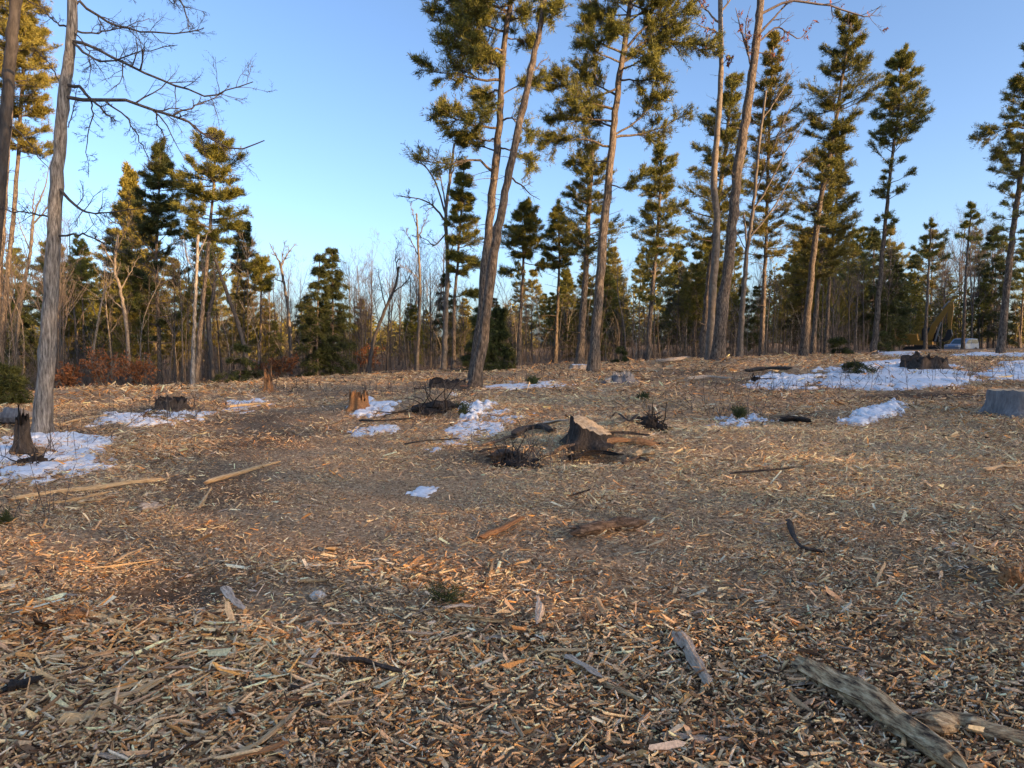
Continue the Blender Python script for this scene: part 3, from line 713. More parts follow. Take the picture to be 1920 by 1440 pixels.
conifer('slim sunlit pine third in the trio right of centre', [(1549, 645), (1556, 520), (1566, 400), (1574, 320)], (9, 4), 315, 510, [(0, 3, 3), (.4, 26, 42), (1, 26, 48)], d=40, dens=.9, mat='needle_sunlit')
conifer('slender pine with flag like head against open sky', [(1638, 656), (1646, 580), (1660, 420), (1672, 300), (1684, 210), (1690, 108)], (15, 3), 106, 262, [(0, 4, 4), (.12, 18, 24), (.3, 22, 24), (.42, 22, 44), (.58, 46, 44), (.68, 30, 84), (.8, 46, 60), (1, 26, 62)], d=36, dens=1.4, spacing=.4, lower=(270, 440, 40, 34, .75), dead=(430, 560, 8, 30))
conifer('pine cut by the photograph edge with a long left bough', [(1878, 646), (1895, 470), (1910, 360), (1928, 220), (1945, 60)], (16, 6), 70, 340, [(0, 5, 5), (.4, 36, 60), (1, 40, 50)], d=33, dens=1.0, limbs=[(240, (1832, 262), [(1890, 240)], .2, 1.3), (275, (1868, 292), [], -.5, 1.1), (180, (1900, 160), [], .3, 1)], lower=(350, 470, 40, 40, .5), dead=(430, 560, 10, 30))
conifer('umbrella headed far pine above the yellow excavator', [(1735, 640), (1740, 540), (1746, 422)], (10, 3), 424, 496, [(0, 4, 4), (.45, 34, 30), (.9, 38, 32), (1, 15, 15)], d=58, dens=.7, mat='needle', spacing=.7, nl=.2, nw=.035, per=4)
conifer('thin far pine with small tufted head at right', [(1806, 640), (1812, 500), (1822, 388)], (8, 3), 386, 452, [(0, 2, 2), (.4, 18, 16), (.8, 30, 26), (1, 10, 10)], d=55, dens=.7, mat='needle', spacing=.7, nl=.2, nw=.035, per=4)
conifer('narrow dark pine half hidden behind the big boughed pine', [(850, 692), (853, 560), (862, 440), (871, 308)], (11, 3), 306, 520, [(0, 3, 3), (.2, 16, 16), (.5, 24, 32), (.8, 20, 40), (1, 10, 40)], d=32, dens=1.2, mat='needle', limbs=[(500, (898, 494), [], .3, 1.3), (558, (892, 550), [], -.3, 1.2)], dead=(330, 600, 14, 30))
# ---- left group
conifer('sunlit golden pine at the very left behind the dark trunk', [(-12, 705), (2, 470), (8, 375), (17, 240), (24, 120), (30, 0), (36, -150)], (15, 6), -170, 150, [(0, 8, 8), (.4, 60, 50), (1, 70, 62)], d=27, dens=1.3, mat='needle_sunlit', dead=(150, 460, 16, 60))
conifer('golden orange trunked pine left of the near grey tree', [(-2, 716), (7, 600), (18, 480), (24, 420), (35, 278), (42, 150), (48, 20), (52, -70)], (13, 5), -80, 290, [(0, 5, 5), (.3, 35, 40), (.55, 45, 58), (.8, 40, 62), (1, 20, 45)], d=29, dens=1.4, mat='needle_sunlit', dead=(290, 520, 16, 60))
conifer('dark shaded pine left of the broad lit pine', [(300, 722), (297, 600), (293, 470), (298, 380), (301, 288)], (11, 3), 284, 445, [(0, 3, 3), (.2, 20, 18), (.5, 36, 40), (.8, 40, 46), (1, 26, 30)], d=30, dens=1.4, mat='needle_dark', spacing=.36, lower=(445, 640, 55, 45, .45))  # the darker needle material carries this pine's shade in its colour
conifer('broad lit pine standing alone over the left wood edge', [(366, 723), (376, 620), (387, 500), (395, 420), (401, 340), (404, 262)], (14, 4), 258, 445, [(0, 5, 5), (.12, 30, 24), (.3, 72, 46), (.55, 78, 74), (.75, 60, 64), (1, 42, 44)], d=27, dens=1.6, spacing=.46, per=5, dead=(400, 600, 24, 55))
conifer('pale golden pine seen through the left bare branches', [(250, 722), (248, 500), (246, 335)], (8, 2), 332, 610, [(0, 3, 3), (.3, 32, 26), (.6, 42, 34), (1, 38, 34)], d=42, dens=.8, mat='needle_sunlit', nl=.24, nw=.05)
conifer('small wispy spruce leaning right of the broad lit pine', [(440, 650), (443, 560), (452, 500), (460, 420)], (5, 2), 419, 515, [(0, 2, 2), (.3, 12, 13), (.6, 16, 22), (.9, 10, 26), (1, 4, 10)], d=38, style='spruce', mat='needle_dark', name='spruce_tree', dens=.9, spacing=.3)
conifer('thin pole like pine with flat tuft at its top', [(487, 716), (489, 600), (491, 490)], (6, 3), 488, 548, [(0, 5, 5), (.4, 24, 20), (1, 14, 12)], d=32, mat='needle', dens=.9, spacing=.3, dead=(540, 660, 20, 32))
conifer('left spire of the twin dark hemlocks', [(596, 702), (595, 600), (600, 484)], (8, 2), 484, 702, [(0, 3, 3), (.2, 22, 12), (.5, 38, 20), (1, 44, 28)], d=30, style='hemlock', mat='needle_dark', name='hemlock_tree', dens=.75, spacing=.34, nl=.13, per=4)
conifer('right spire of the twin dark hemlocks', [(625, 702), (624, 600), (622, 468)], (8, 2), 468, 700, [(0, 3, 3), (.2, 12, 18), (.5, 24, 34), (1, 28, 46)], d=30.8, style='hemlock', mat='needle_dark', name='hemlock_tree', dens=.8, spacing=.34, nl=.13, per=4)
conifer('bushy young hemlock hidden behind the leaning trunk foot', [(903, 702), (905, 576)], (5, 2), 576, 702, [(0, 4, 4), (.3, 24, 20), (.7, 42, 38), (1, 52, 40)], d=29, style='hemlock', mat='needle_dark', name='hemlock_tree', dens=1.0, spacing=.26, nl=.13)
conifer('bushy young hemlock right of the leaning trunk foot', [(932, 700), (936, 580)], (5, 2), 580, 700, [(0, 4, 4), (.3, 18, 20), (.7, 36, 32), (1, 44, 32)], d=29.8, style='hemlock', mat='needle_dark', name='hemlock_tree', dens=1.0, spacing=.26, nl=.13)
conifer('low dark evergreen bush below the broad lit pine', [(450, 724), (452, 648)], (4, 2), 646, 726, [(0, 6, 6), (.4, 30, 26), (1, 55, 44)], d=27.5, style='hemlock', mat='needle_dark', name='evergreen_bush', cat='bush', dens=0.83, spacing=0.36, nl=.12)
conifer('dark evergreen bush at the photograph edge by the grey log', [(12, 775), (10, 690)], (4, 2), 690, 770, [(0, 8, 8), (.4, 40, 40), (1, 70, 58)], d=17, style='hemlock', mat='needle_dark', name='evergreen_bush', cat='bush', dens=1.10, spacing=0.20, nl=.12)
conifer('low dark green shrub at the foot of the tallest pine', [(1575, 670), (1572, 628)], (3, 1), 628, 668, [(0, 6, 6), (.5, 28, 28), (1, 44, 44)], d=37, style='hemlock', mat='needle_dark', name='evergreen_bush', cat='bush', dens=0.77, spacing=0.34, nl=.12)
conifer('dark green shrub left of the excavator', [(1650, 668), (1650, 622)], (3, 1), 622, 668, [(0, 6, 6), (.5, 28, 28), (1, 46, 40)], d=40, style='hemlock', mat='needle_dark', name='evergreen_bush', cat='bush', dens=0.77, spacing=0.36, nl=.12)
conifer('small green shrub at the left end of the large snow field', [(1603, 702), (1601, 672)], (3, 1), 674, 700, [(0, 6, 6), (.5, 20, 22), (1, 32, 34)], style='hemlock', mat='needle_dark', name='evergreen_bush', cat='bush', dens=.45, spacing=.16, per=4, nl=.1)
conifer('small green shrub near the thick pine trunks', [(1165, 690), (1165, 655)], (3, 1), 655, 690, [(0, 5, 5), (.5, 18, 18), (1, 24, 26)], d=34, style='hemlock', mat='needle_dark', name='evergreen_bush', cat='bush', dens=0.72, spacing=0.31, nl=.12)

# ---- bare broadleaf trees given limb by limb
def bare_tree(label, px, w, limbs, d=None, bark='bark_pale', twig=None, nsub=(8, 5, 3), group=None, name='bare_tree', leaf=None, auto=0, seed=None, ups=.12, wl=.33, trunk_dead=None):
    NTREE[0] += 1
    rng = np.random.default_rng(seed or 500 + NTREE[0])
    if d is None: d = at_ground(*px[0]).y
    mpp = d / F; path = trunk_world(px, d); base = path[0].copy(); base.z += .12
    root = empty(name, base, label, 'tree', group)
    tm = MB(); P, R = trunk_mesh(tm, rng, path, w[0] * mpp / 2, w[1] * mpp / 2, k=14, n=40, rough=.045)
    zof = lambda v: at_depth(960, v, d).z
    if trunk_dead: dead_limbs(tm, rng, P, R, zof(trunk_dead[1]), zof(trunk_dead[0]), trunk_dead[2], trunk_dead[3] * mpp)
    tm.build('trunk', M[bark], root, offset=base)
    seen = [(*pixel_of(*p), p[1] - d) for p in P]
    for lb in limbs:
        dd = lb[2] if len(lb) > 2 else rng.uniform(-.8, .8); n = 14
        q0 = min(seen, key=lambda q: (q[0] - lb[0][0][0]) ** 2 + (q[1] - lb[0][0][1]) ** 2)       # the limb or trunk it springs from
        Q = spline([(q0[0], q0[1], 0)] + [(a, b, 0) for a, b in lb[0][1:]], n); off = q0[2] + dd * np.linspace(0, 1, n)
        B = np.array([list(at_depth(q[0], q[1], d + o)) for q, o in zip(Q, off)]); seen += [(q[0], q[1], o) for q, o in zip(Q, off)]
        B[1:] += rng.normal(0, .012, (n - 1, 3))
        r = np.linspace(lb[1] * mpp / 2, max(.0035, lb[1] * mpp * .12), n)
        lm = MB(); tubes(lm, B, r, 6, 0, rng=rng, rough=.05)
        cp, cr = B[None], r[None]; rat = (wl * .55, wl)
        for lev, k in enumerate(nsub):
            cp, cr = grow(rng, cp, cr, k, .25 if lev == 0 else .15, .98, (25, 65), rat, ups, 6 if lev == 0 else 4, .18, .55, .0028 * d / 12)
            tubes(lm, cp, cr, 4 if lev == 0 else 3, 0, rng=rng); rat = (.3, .6)
        lo = lm.build('limb', M[twig or bark], root, offset=base)
        if leaf:
            fm = MB(); tip = cp[:, -1]; needles(fm, rng, tip[rng.random(len(tip)) < leaf[1]], np.zeros((1, 3)) + np.array([[0, 0, -.3]]), 4, .1, .05, 0) if False else None
            sel = tip[rng.random(len(tip)) < leaf[1]]
            needles(fm, rng, sel, np.tile([[0, 0, -.2]], (len(sel), 1)), 5, .14, .06, 0)
            if fm.n: fm.build('dead_leaves', M[leaf[0]], lo, smooth=False, offset=base)
    return root

bare_tree('near grey barked tree with long bare limbs reaching right', [(80, 812), (85, 700), (93, 560), (103, 420), (108, 300), (118, 190), (124, 145), (131, 90), (135, 0), (140, -120), (150, -260)], (34, 13), [
    ([(134, 2), (150, 5), (190, 35), (230, 50), (280, 63), (350, 60), (385, 52)], 6),
    ([(134, 50), (165, 63), (200, 60), (240, 48), (280, 35)], 4),
    ([(131, 72), (180, 92), (230, 118), (290, 143), (340, 165), (390, 180), (430, 168), (475, 155)], 6.5),
    ([(130, 83), (165, 105), (190, 115), (225, 110), (270, 95), (332, 84)], 4.5),
    ([(122, 160), (150, 165), (175, 190), (200, 213), (212, 222)], 7),
    ([(118, 178), (165, 187), (220, 187), (265, 197), (300, 208), (340, 222), (370, 243), (400, 265), (440, 280), (475, 272), (495, 262)], 7.5),
    ([(300, 208), (293, 230), (310, 265), (325, 290)], 3, .3), ([(205, 190), (230, 215), (255, 250), (270, 280), (282, 306)], 3.5, -.2), ([(318, 212), (360, 200), (400, 185), (430, 163)], 3.5, .3),
    ([(138, 55), (160, 85), (168, 120), (165, 170)], 3, -.3), ([(175, 187), (172, 200), (170, 230), (163, 280), (168, 330)], 3, .1),
    ([(105, 360), (140, 385), (165, 398), (200, 398), (262, 392)], 6), ([(100, 428), (150, 440), (190, 455), (235, 475)], 4.5),
    ([(130, 60), (105, 42), (85, 22), (60, -10)], 4), ([(118, 165), (100, 132), (80, 105), (60, 90)], 3), ([(112, 240), (128, 235), (140, 190), (150, 150)], 3),
    ([(136, -20), (200, -40), (290, -30), (345, 10), (352, 55)], 6), ([(140, -60), (90, -50), (20, -30)], 5), ([(104, 420), (60, 400), (20, 395), (-20, 380)], 4)],
    bark='bark_grey', twig='bark_dark', nsub=(13, 6, 4), name='bare_tree', ups=.05, wl=.28)
bare_tree('dark leaning trunk cut by the left photograph edge', [(-42, 790), (-20, 560), (0, 330), (8, 240), (18, 120), (30, 0), (42, -140)], (26, 18), [([(30, -10), (60, 5), (95, 20)], 4), ([(8, 230), (40, 250), (80, 300), (105, 330)], 3)], d=13.5, bark='bark_dark', nsub=(6, 4))
bare_tree('forked slim sunlit bare tree beside the near grey tree', [(25, 722), (35, 600), (48, 520), (57, 470), (62, 414)], (7, 5), [([(62, 414), (70, 385), (85, 350), (95, 300)], 3.5), ([(60, 420), (75, 405), (92, 385), (110, 340)], 3.5), ([(62, 414), (62, 380), (70, 340)], 3), ([(57, 470), (40, 430), (30, 390)], 2.5)], d=30, nsub=(6, 4, 3))
bare_tree('thin bare trunk with rusty dead twigs left of the thickest trunk', [(1330, 674), (1335, 560), (1345, 430), (1338, 340), (1345, 250), (1350, 180), (1352, 100), (1350, 0), (1350, -120)], (17, 7), [
    ([(1351, 40), (1325, 20), (1300, -10)], 4), ([(1352, 65), (1335, 55), (1318, 50), (1296, 42)], 4), ([(1350, 90), (1325, 92), (1300, 90)], 4), ([(1352, 20), (1375, -10), (1390, -40)], 4), ([(1350, 115), (1362, 112), (1372, 113)], 2)], d=29, leaf=('leaf_red', .35), nsub=(7, 4), trunk_dead=(120, 420, 10, 30))
bare_tree('thickest straight trunk with bare reddish boughs against sky', [(1346, 674), (1352, 600), (1365, 500), (1375, 400), (1387, 300), (1397, 230), (1410, 140), (1420, 60), (1427, 0), (1440, -140)], (27, 12), [
    ([(1425, 25), (1480, 2), (1540, 8), (1590, 22), (1625, 32), (1650, 12)], 5, -.6), ([(1420, 62), (1450, 35), (1470, 12), (1500, -20)], 5), ([(1412, 78), (1455, 52), (1475, 60), (1500, 72), (1515, 48)], 4),
    ([(1410, 140), (1402, 90), (1398, 50), (1408, 10)], 3.5), ([(1405, 110), (1395, 80), (1385, 40), (1380, 15)], 4), ([(1408, 100), (1440, 100), (1470, 115)], 3), ([(1427, 0), (1500, -40), (1560, -60), (1640, -30)], 6)], d=28, bark='bark_pine', twig='twig', leaf=('leaf_red', .12), nsub=(8, 4, 2), trunk_dead=(60, 420, 40, 45))
bare_tree('slim bare tree with limbs sweeping right between the pines', [(1386, 669), (1393, 560), (1402, 460), (1412, 390), (1425, 260), (1436, 170)], (13, 4), [([(1410, 400), (1440, 350), (1470, 290), (1510, 225)], 4), ([(1405, 450), (1450, 390), (1490, 320), (1520, 290)], 3.5), ([(1415, 360), (1440, 300), (1465, 240), (1490, 180)], 3.5), ([(1430, 220), (1460, 180), (1490, 130)], 3)], d=30, bark='bark_pale', nsub=(8, 5), trunk_dead=(300, 600, 14, 40))
bare_tree('pale twin stem leaning from the foot of the slim bare tree', [(1391, 669), (1392, 580), (1400, 480), (1395, 400)], (6, 3), [([(1398, 470), (1380, 430), (1370, 390)], 2)], d=30.4, nsub=(5, 3))
bare_tree('large bare tree with spreading left limbs beside the dark narrow pine', [(832, 702), (836, 600), (839, 500), (836, 420), (840, 360), (848, 300), (852, 270)], (12, 4), [
    ([(836, 418), (818, 392), (800, 378), (770, 370), (742, 366)], 4.5, -1), ([(837, 402), (820, 350), (800, 315), (785, 300), (770, 285)], 4, .5), ([(842, 350), (852, 310), (866, 280)], 3), ([(838, 440), (815, 460), (800, 450), (770, 440)], 3), ([(838, 395), (830, 350), (822, 310), (818, 280)], 3.5), ([(838, 480), (860, 440), (880, 410)], 2.5)], d=33, bark='bark_pale', nsub=(10, 6, 3), wl=.36)
bare_tree('slim bare birch rising left of the large bare tree', [(781, 702), (786, 600), (787, 520), (783, 440), (781, 400)], (8, 3), [([(786, 480), (770, 450), (755, 430)], 2.5), ([(784, 450), (795, 420), (805, 395)], 2.5), ([(786, 520), (765, 505), (745, 500)], 2), ([(783, 430), (775, 405), (770, 385)], 2)], d=36, nsub=(7, 5, 2))
bare_tree('bare tree with curved stem left of the twin hemlocks', [(548, 706), (542, 600), (532, 530), (524, 490)], (7, 4), [([(524, 490), (515, 475), (505, 455)], 3), ([(526, 500), (540, 475), (556, 455)], 3), ([(532, 530), (515, 520), (503, 500)], 2.5), ([(528, 505), (530, 475), (535, 455)], 2.5)], d=33, nsub=(8, 5, 2))
bare_tree('snapped bare trunk leaning left from the dark evergreen bush', [(470, 705), (450, 620), (425, 548), (403, 486)], (10, 5), [([(415, 520), (435, 500), (450, 495)], 2), ([(405, 490), (398, 470), (400, 450)], 2)], d=29, bark='bark_dark', nsub=(5, 3))
bare_tree('crooked dark bare tree under the broad lit pine', [(400, 722), (393, 630), (392, 590), (400, 555), (402, 530)], (10, 6), [([(402, 530), (415, 510), (428, 490)], 3), ([(400, 540), (388, 515), (378, 495)], 3), ([(401, 535), (404, 510), (398, 490)], 2.5)], d=28, bark='bark_dark', nsub=(6, 4))
bare_tree('grey bare tree left of the dark shaded pine', [(243, 726), (238, 620), (226, 545), (215, 500), (222, 440)], (9, 4), [([(215, 500), (195, 465), (180, 440)], 3), ([(226, 545), (245, 510), (260, 480)], 3), ([(218, 470), (235, 435), (250, 400)], 2.5), ([(232, 580), (205, 555), (190, 530)], 2.5)], d=27, bark='bark_pale', nsub=(8, 5))
bare_tree('pale slanting sapling behind the rusty shrubs', [(168, 724), (178, 640), (190, 570), (200, 530)], (6, 3), [([(185, 600), (170, 570), (160, 545)], 2), ([(195, 550), (215, 520), (225, 490)], 2)], d=26, nsub=(6, 4))
bare_tree('grey straight bare trunk in front of the broad lit pine', [(361, 730), (364, 620), (368, 520), (372, 440)], (9, 5), [([(368, 520), (350, 480), (345, 450)], 2.5), ([(370, 480), (385, 450), (392, 430)], 2)], d=25.5, bark='bark_grey', nsub=(6, 4))
bare_tree('forked bare tree leaning right beyond the twin hemlocks', [(690, 704), (700, 640), (722, 580), (740, 540), (748, 500)], (9, 4), [([(722, 580), (715, 540), (708, 500)], 3), ([(735, 550), (760, 530), (775, 505)], 3), ([(745, 515), (742, 480), (748, 450)], 2.5)], d=34, bark='bark_dark', nsub=(8, 5, 2))

# ---- rusty leaved shrubs
def rusty_shrub(label, u, v, wpx, hpx, d, seed):
    rng = np.random.default_rng(seed); mpp = d / F
    b = at_depth(u, v, d); b.z = hz(b.x, d)
    root = empty('beech_shrub', b, label, 'shrub', 'rusty shrubs along the wood edge')
    n = 9; st = np.zeros((n, 5, 3)); az = rng.uniform(0, 6.28, n); sp = rng.uniform(.1, 1.3, n) * wpx * mpp / 2
    for k in range(5):
        t = k / 4; st[:, k] = np.stack([np.cos(az) * sp * t, np.sin(az) * sp * t, hpx * mpp * rng.uniform(.75, 1, n) * t], 1)
    r = np.linspace(.02, .006, 5) * np.ones((n, 1)); w = MB(); tubes(w, st, r, 4, 0, rng=rng)
    c, cr = grow(rng, st, r, 8, .2, 1, (30, 75), (.25, .5), -.05, 4, .2); tubes(w, c, cr, 3, 0, rng=rng)
    c2, r2 = grow(rng, c, cr, 4, .2, 1, (30, 70), (.3, .6), -.1, 3, .2); tubes(w, c2, r2, 3, 0, rng=rng)
    w.build('stem', M['bark_pale'], root)
    f = MB(); P = np.concatenate([c2.reshape(-1, 3), c[:, 1:].reshape(-1, 3)]); P = P[rng.random(len(P)) < .4]
    needles(f, rng, P, np.tile([[0, 0, -.4]], (len(P), 1)), 2, .11, .055, 0, spread=1)
    f.build('leaves', M['leaf_rust'], root, smooth=False)
for i, (lab, u, v, w_, h_, d) in enumerate([
        ('rusty leaved shrub just right of the near grey tree', 125, 735, 70, 55, 24), ('widest rusty leaved shrub behind the sunlit chip ridge', 190, 730, 100, 75, 25), ('rusty leaved shrub below the dark shaded pine', 262, 722, 80, 60, 26),
        ('rusty leaved shrub left of the twin hemlocks', 525, 708, 70, 40, 30), ('bright rusty leaved shrub right of the twin hemlocks', 693, 700, 42, 50, 35), ('rusty leaved shrub behind the bare pole pine', 480, 712, 45, 35, 31)]):
    rusty_shrub(lab, u, v, w_, h_, d, 900 + i)

# ---- background trees: one of each kind, then copies
def proto_conifer(name, seed, h, r, style, mat, cb=.35, dens=.55, K=5, nl=.22, nw=.038, spacing=.6):
    rng = np.random.default_rng(seed); root = empty(name, (0, 0, 0))
    tm = MB(); P, R = trunk_mesh(tm, rng, [(0, 0, -.3), (.05, 0, h * .5), (.1, .1, h)], .1 + h * .006, .02, k=7, n=14)
    dead_limbs(tm, rng, P, R, h * .12, h * .5, 14, r * .7); tm.build('trunk', M['bark_pine'], root)
    cr = MB(); B, BR = make_branches(rng, P, R, h, h * cb, [(0, .15, .15), (.3, r * .55, r * .6), (.7, r, r * .85), (1, r * .7, r)], style, 1.0, spacing, 5)
    tubes(cr, B, BR, 3, 1, rng=rng); foliage_on(cr, rng, B, BR, style, dens, nl, nw, K); cr.build('crown', [M[mat], M['twig']], root, smooth=False)
    return root
def proto_bare(name, seed, h, bark, lean=.0, n1=14, spread=(25, 55)):
    rng = np.random.default_rng(seed); root = empty(name, (0, 0, 0))
    tm = MB(); P, R = trunk_mesh(tm, rng, [(0, 0, -.3), (lean * .3, .05, h * .35), (lean * .8 + .1, .1, h * .7), (lean, 0, h)], .05 + h * .007, .015, k=7, n=16); tm.build('trunk', M[bark], root)
    cr = MB(); c, r = grow(rng, P[None], R[None], n1, .35, .98, spread, (.22, .42), .25, 6, .12, .55, .006); tubes(cr, c, r, 4, 0, rng=rng)
    c, r = grow(rng, c, r, 6, .25, 1, (25, 55), (.3, .55), .15, 5, .15, .55, .005); tubes(cr, c, r, 3, 0, rng=rng)
    c, r = grow(rng, c, r, 4, .2, 1, (25, 55), (.35, .6), .1, 3, .15, .6, .005); tubes(cr, c, r, 3, 0, rng=rng)
    cr.build('crown', M['twig'] if bark != 'bark_pale' else M[bark], root, smooth=False)
    return root

EDGE_U = [-300, 0, 250, 480, 700, 900, 1100, 1350, 1600, 1750, 1920, 2300]
EDGE_D = [22, 23, 27, 30, 36, 36, 38, 38, 44, 92, 92, 92]
class Placer:
    def __init__(self, protos): self.p = protos; self.used = [False] * len(protos)
    def put(self, k, loc, rz, sc, label, cat, group):
        r = self.p[k]
        if not self.used[k]:
            self.used[k] = True; o = r; o.location = loc; o.rotation_euler = (0, 0, rz); o.scale = (sc, sc, sc)
        else: o = copy_tree(r, loc, rz, sc)
        return tag(o, label, cat, group)

rng = np.random.default_rng(42)
pc = Placer([proto_conifer('pine_tree', 1, 10, 1.9, 'pine', 'needle_sunlit', .35), proto_conifer('pine_tree', 2, 10, 1.6, 'pine', 'needle', .45),
             proto_conifer('spruce_tree', 3, 9, 1.6, 'spruce', 'needle_sunlit', .2), proto_conifer('hemlock_tree', 4, 9, 1.9, 'hemlock', 'needle_dark', .12), proto_conifer('pine_tree', 5, 13, 1.5, 'pine', 'needle', .6)])
LBC = ['golden bushy pine far back in the wood', 'olive green pine far back in the wood', 'pointed golden spruce far back in the wood', 'dark low branched hemlock far back in the wood', 'tall long trunked pine far back in the wood']
# (u range, top row range, count)
PLACE = ['beyond the near grey tree', 'beyond the broad lit pine', 'in the low wood round the twin hemlocks', 'beyond the leaning trunk', 'beyond the thick right hand pines', 'in the wood left of the excavator', 'in the wood behind the parked car']
for ip, (u0, u1, t0, t1, n, ks) in enumerate([(-80, 200, 440, 610, 24, (0, 1, 2, 3, 4)), (200, 480, 430, 610, 28, (0, 1, 2, 3, 4)), (480, 830, 560, 635, 26, (0, 2, 2, 3, 1)), (830, 1080, 500, 610, 18, (0, 1, 2, 4, 3)), (1080, 1500, 450, 610, 44, (0, 0, 1, 2, 4, 3)), (1500, 1760, 430, 600, 34, (0, 1, 4, 3, 3)), (1760, 2050, 430, 590, 22, (1, 4, 3, 4))]):
    for i in range(n):
        u = rng.uniform(u0, u1); dmin = float(np.interp(u, EDGE_U, EDGE_D)) + 3; d = dmin + rng.uniform(0, 1) ** 1.2 * 38
        x = (u - 960) / F * d; z = hz(x, d); top = at_depth(u, rng.uniform(t0, t1), d).z; k = int(rng.choice(ks))
        h = max(2.5, top - z); pc.put(k, (x, d, z), rng.uniform(0, 6.28), h / (13 if k == 4 else 10 if k < 2 else 9), LBC[k].replace('far back in the wood', PLACE[ip]), 'tree', LBC[k].replace('far back in the wood', PLACE[ip]))
pb = Placer([proto_bare('bare_tree', 11, 9, 'bark_pale', .3), proto_bare('bare_tree', 12, 10, 'bark_dark', -.5, 16), proto_bare('bare_tree', 13, 8, 'bark_pale', .9, 12, (35, 70)), proto_bare('bare_tree', 14, 11, 'bark_dark', .2, 18, (20, 40))])
LBB = ['pale bare tree in the background wood', 'dark bare tree in the background wood', 'leaning pale bare tree with wide crown in the background wood', 'dark upright twiggy bare tree in the background wood']
for ip, (u0, u1, t0, t1, n) in enumerate([(-60, 260, 400, 590, 20), (260, 500, 430, 590, 16), (500, 680, 490, 590, 20), (660, 840, 450, 590, 28), (840, 1100, 520, 620, 14), (1100, 1500, 480, 600, 18), (1500, 1760, 440, 580, 12), (1740, 2000, 400, 560, 26)]):
    pl = ['beyond the near grey tree', 'beyond the broad lit pine', 'beside the twin hemlocks', 'round the large bare tree', 'beyond the leaning trunk', 'beyond the thick right hand pines', 'in the wood left of the excavator', 'in the wood behind the parked car'][ip]
    for i in range(n):
        u = rng.uniform(u0, u1); dmin = float(np.interp(u, EDGE_U, EDGE_D)) + 1; d = dmin + rng.uniform(0, 1) ** 1.5 * 26
        x = (u - 960) / F * d; z = hz(x, d); top = at_depth(u, rng.uniform(t0, t1), d).z; k = int(rng.choice([0, 1, 1, 2, 3, 3])); h = max(2.0, top - z)
        pb.put(k, (x, d, z), rng.uniform(0, 6.28), h / (9, 10, 8, 11)[k], LBB[k].replace('in the background wood', pl), 'tree', LBB[k].replace('in the background wood', pl))

def proto_sapling(seed, h, bark):
    rng = np.random.default_rng(seed); m = MB(); P, R = trunk_mesh(m, rng, [(0, 0, -.2), (rng.normal(0, .15), rng.normal(0, .15), h * .5), (rng.normal(0, .5), rng.normal(0, .4), h)], .035, .008, k=5, n=10, flare=.1)
    c, r = grow(rng, P[None], R[None], 12, .25, .98, (25, 55), (.12, .3), .2, 4, .12, .6, .006); tubes(m, c, r, 3, 0, rng=rng)
    c, r = grow(rng, c, r, 3, .3, 1, (25, 55), (.3, .6), .1, 3, .12, .6, .005); tubes(m, c, r, 3, 0, rng=rng)
    return m.build('sapling', M[bark])
ps = Placer([proto_sapling(21, 5, 'bark_pale'), proto_sapling(22, 5, 'bark_dark'), proto_sapling(23, 4, 'bark_grey'), proto_sapling(24, 6, 'bark_dark')])
LBS = ['thin pale sapling at the wood edge', 'thin dark sapling at the wood edge', 'short grey sapling at the wood edge', 'tall dark whip like sapling at the wood edge']
for i in range(230):
    u = rng.uniform(-60, 1700) if rng.random() < .85 else rng.uniform(1700, 2000)
    dmin = float(np.interp(u, EDGE_U, EDGE_D)) - .5; d = dmin + rng.uniform(0, 1) ** 1.7 * 22
    x = (u - 960) / F * d; k = int(rng.integers(0, 4)); sc = rng.uniform(.45, 1.1)
    pl = ['behind the near grey tree', 'under the broad lit pine', 'round the twin hemlocks', 'left of the leaning trunk', 'between the leaning trunk and the pale pine', 'behind the thick right hand pines', 'in front of the excavator wood'][int(np.searchsorted([200, 470, 680, 880, 1110, 1480], u))]
    lb = LBS[k].replace('at the wood edge', pl); ps.put(k, (x, d, hz(x, d)), rng.uniform(0, 6.28), sc, lb, 'sapling', lb.replace('sapling', 'saplings'))

# ---- uncountable brush along the wood edge, the far wood, the wood behind the camera
def brush():
    rng = np.random.default_rng(61); m = MB(); N = 6500
    u = rng.uniform(-150, 2100, N); dmin = np.interp(u, EDGE_U, EDGE_D); d = dmin + rng.uniform(0, 1, N) ** 1.4 * 30 - .3; x = (u - 960) / F * d; z = H(x, d) - .03
    h = rng.lognormal(-.05, .5, N) * (.8 + (d - dmin) * .05); h = np.clip(h, .2, 4.5); az = rng.uniform(0, 6.28, N); ln = h * rng.exponential(.35, N)
    t = np.array([0, .4, .75, 1.0])
    P = np.stack([x[:, None] + np.cos(az)[:, None] * ln[:, None] * t ** 1.5, d[:, None] + np.sin(az)[:, None] * ln[:, None] * t ** 1.5, z[:, None] + h[:, None] * t], -1)
    P[:, 1:] += rng.normal(0, .04, (N, 3, 3)); R = np.clip(.0045 * h, .004, .018)[:, None] * np.linspace(1.2, .5, 4)
    tubes(m, P, R, 3, 0, rng=rng)
    c, r = grow(rng, P, R, 4, .3, 1, (20, 60), (.25, .55), .1, 3, .12, .7, .004); tubes(m, c, r, 3, 0, rng=rng)
    tag(m.build('brush', M['brush']), 'grey brown tangle of leafless brush on the forest floor', 'brush', None, 'stuff')
brush()
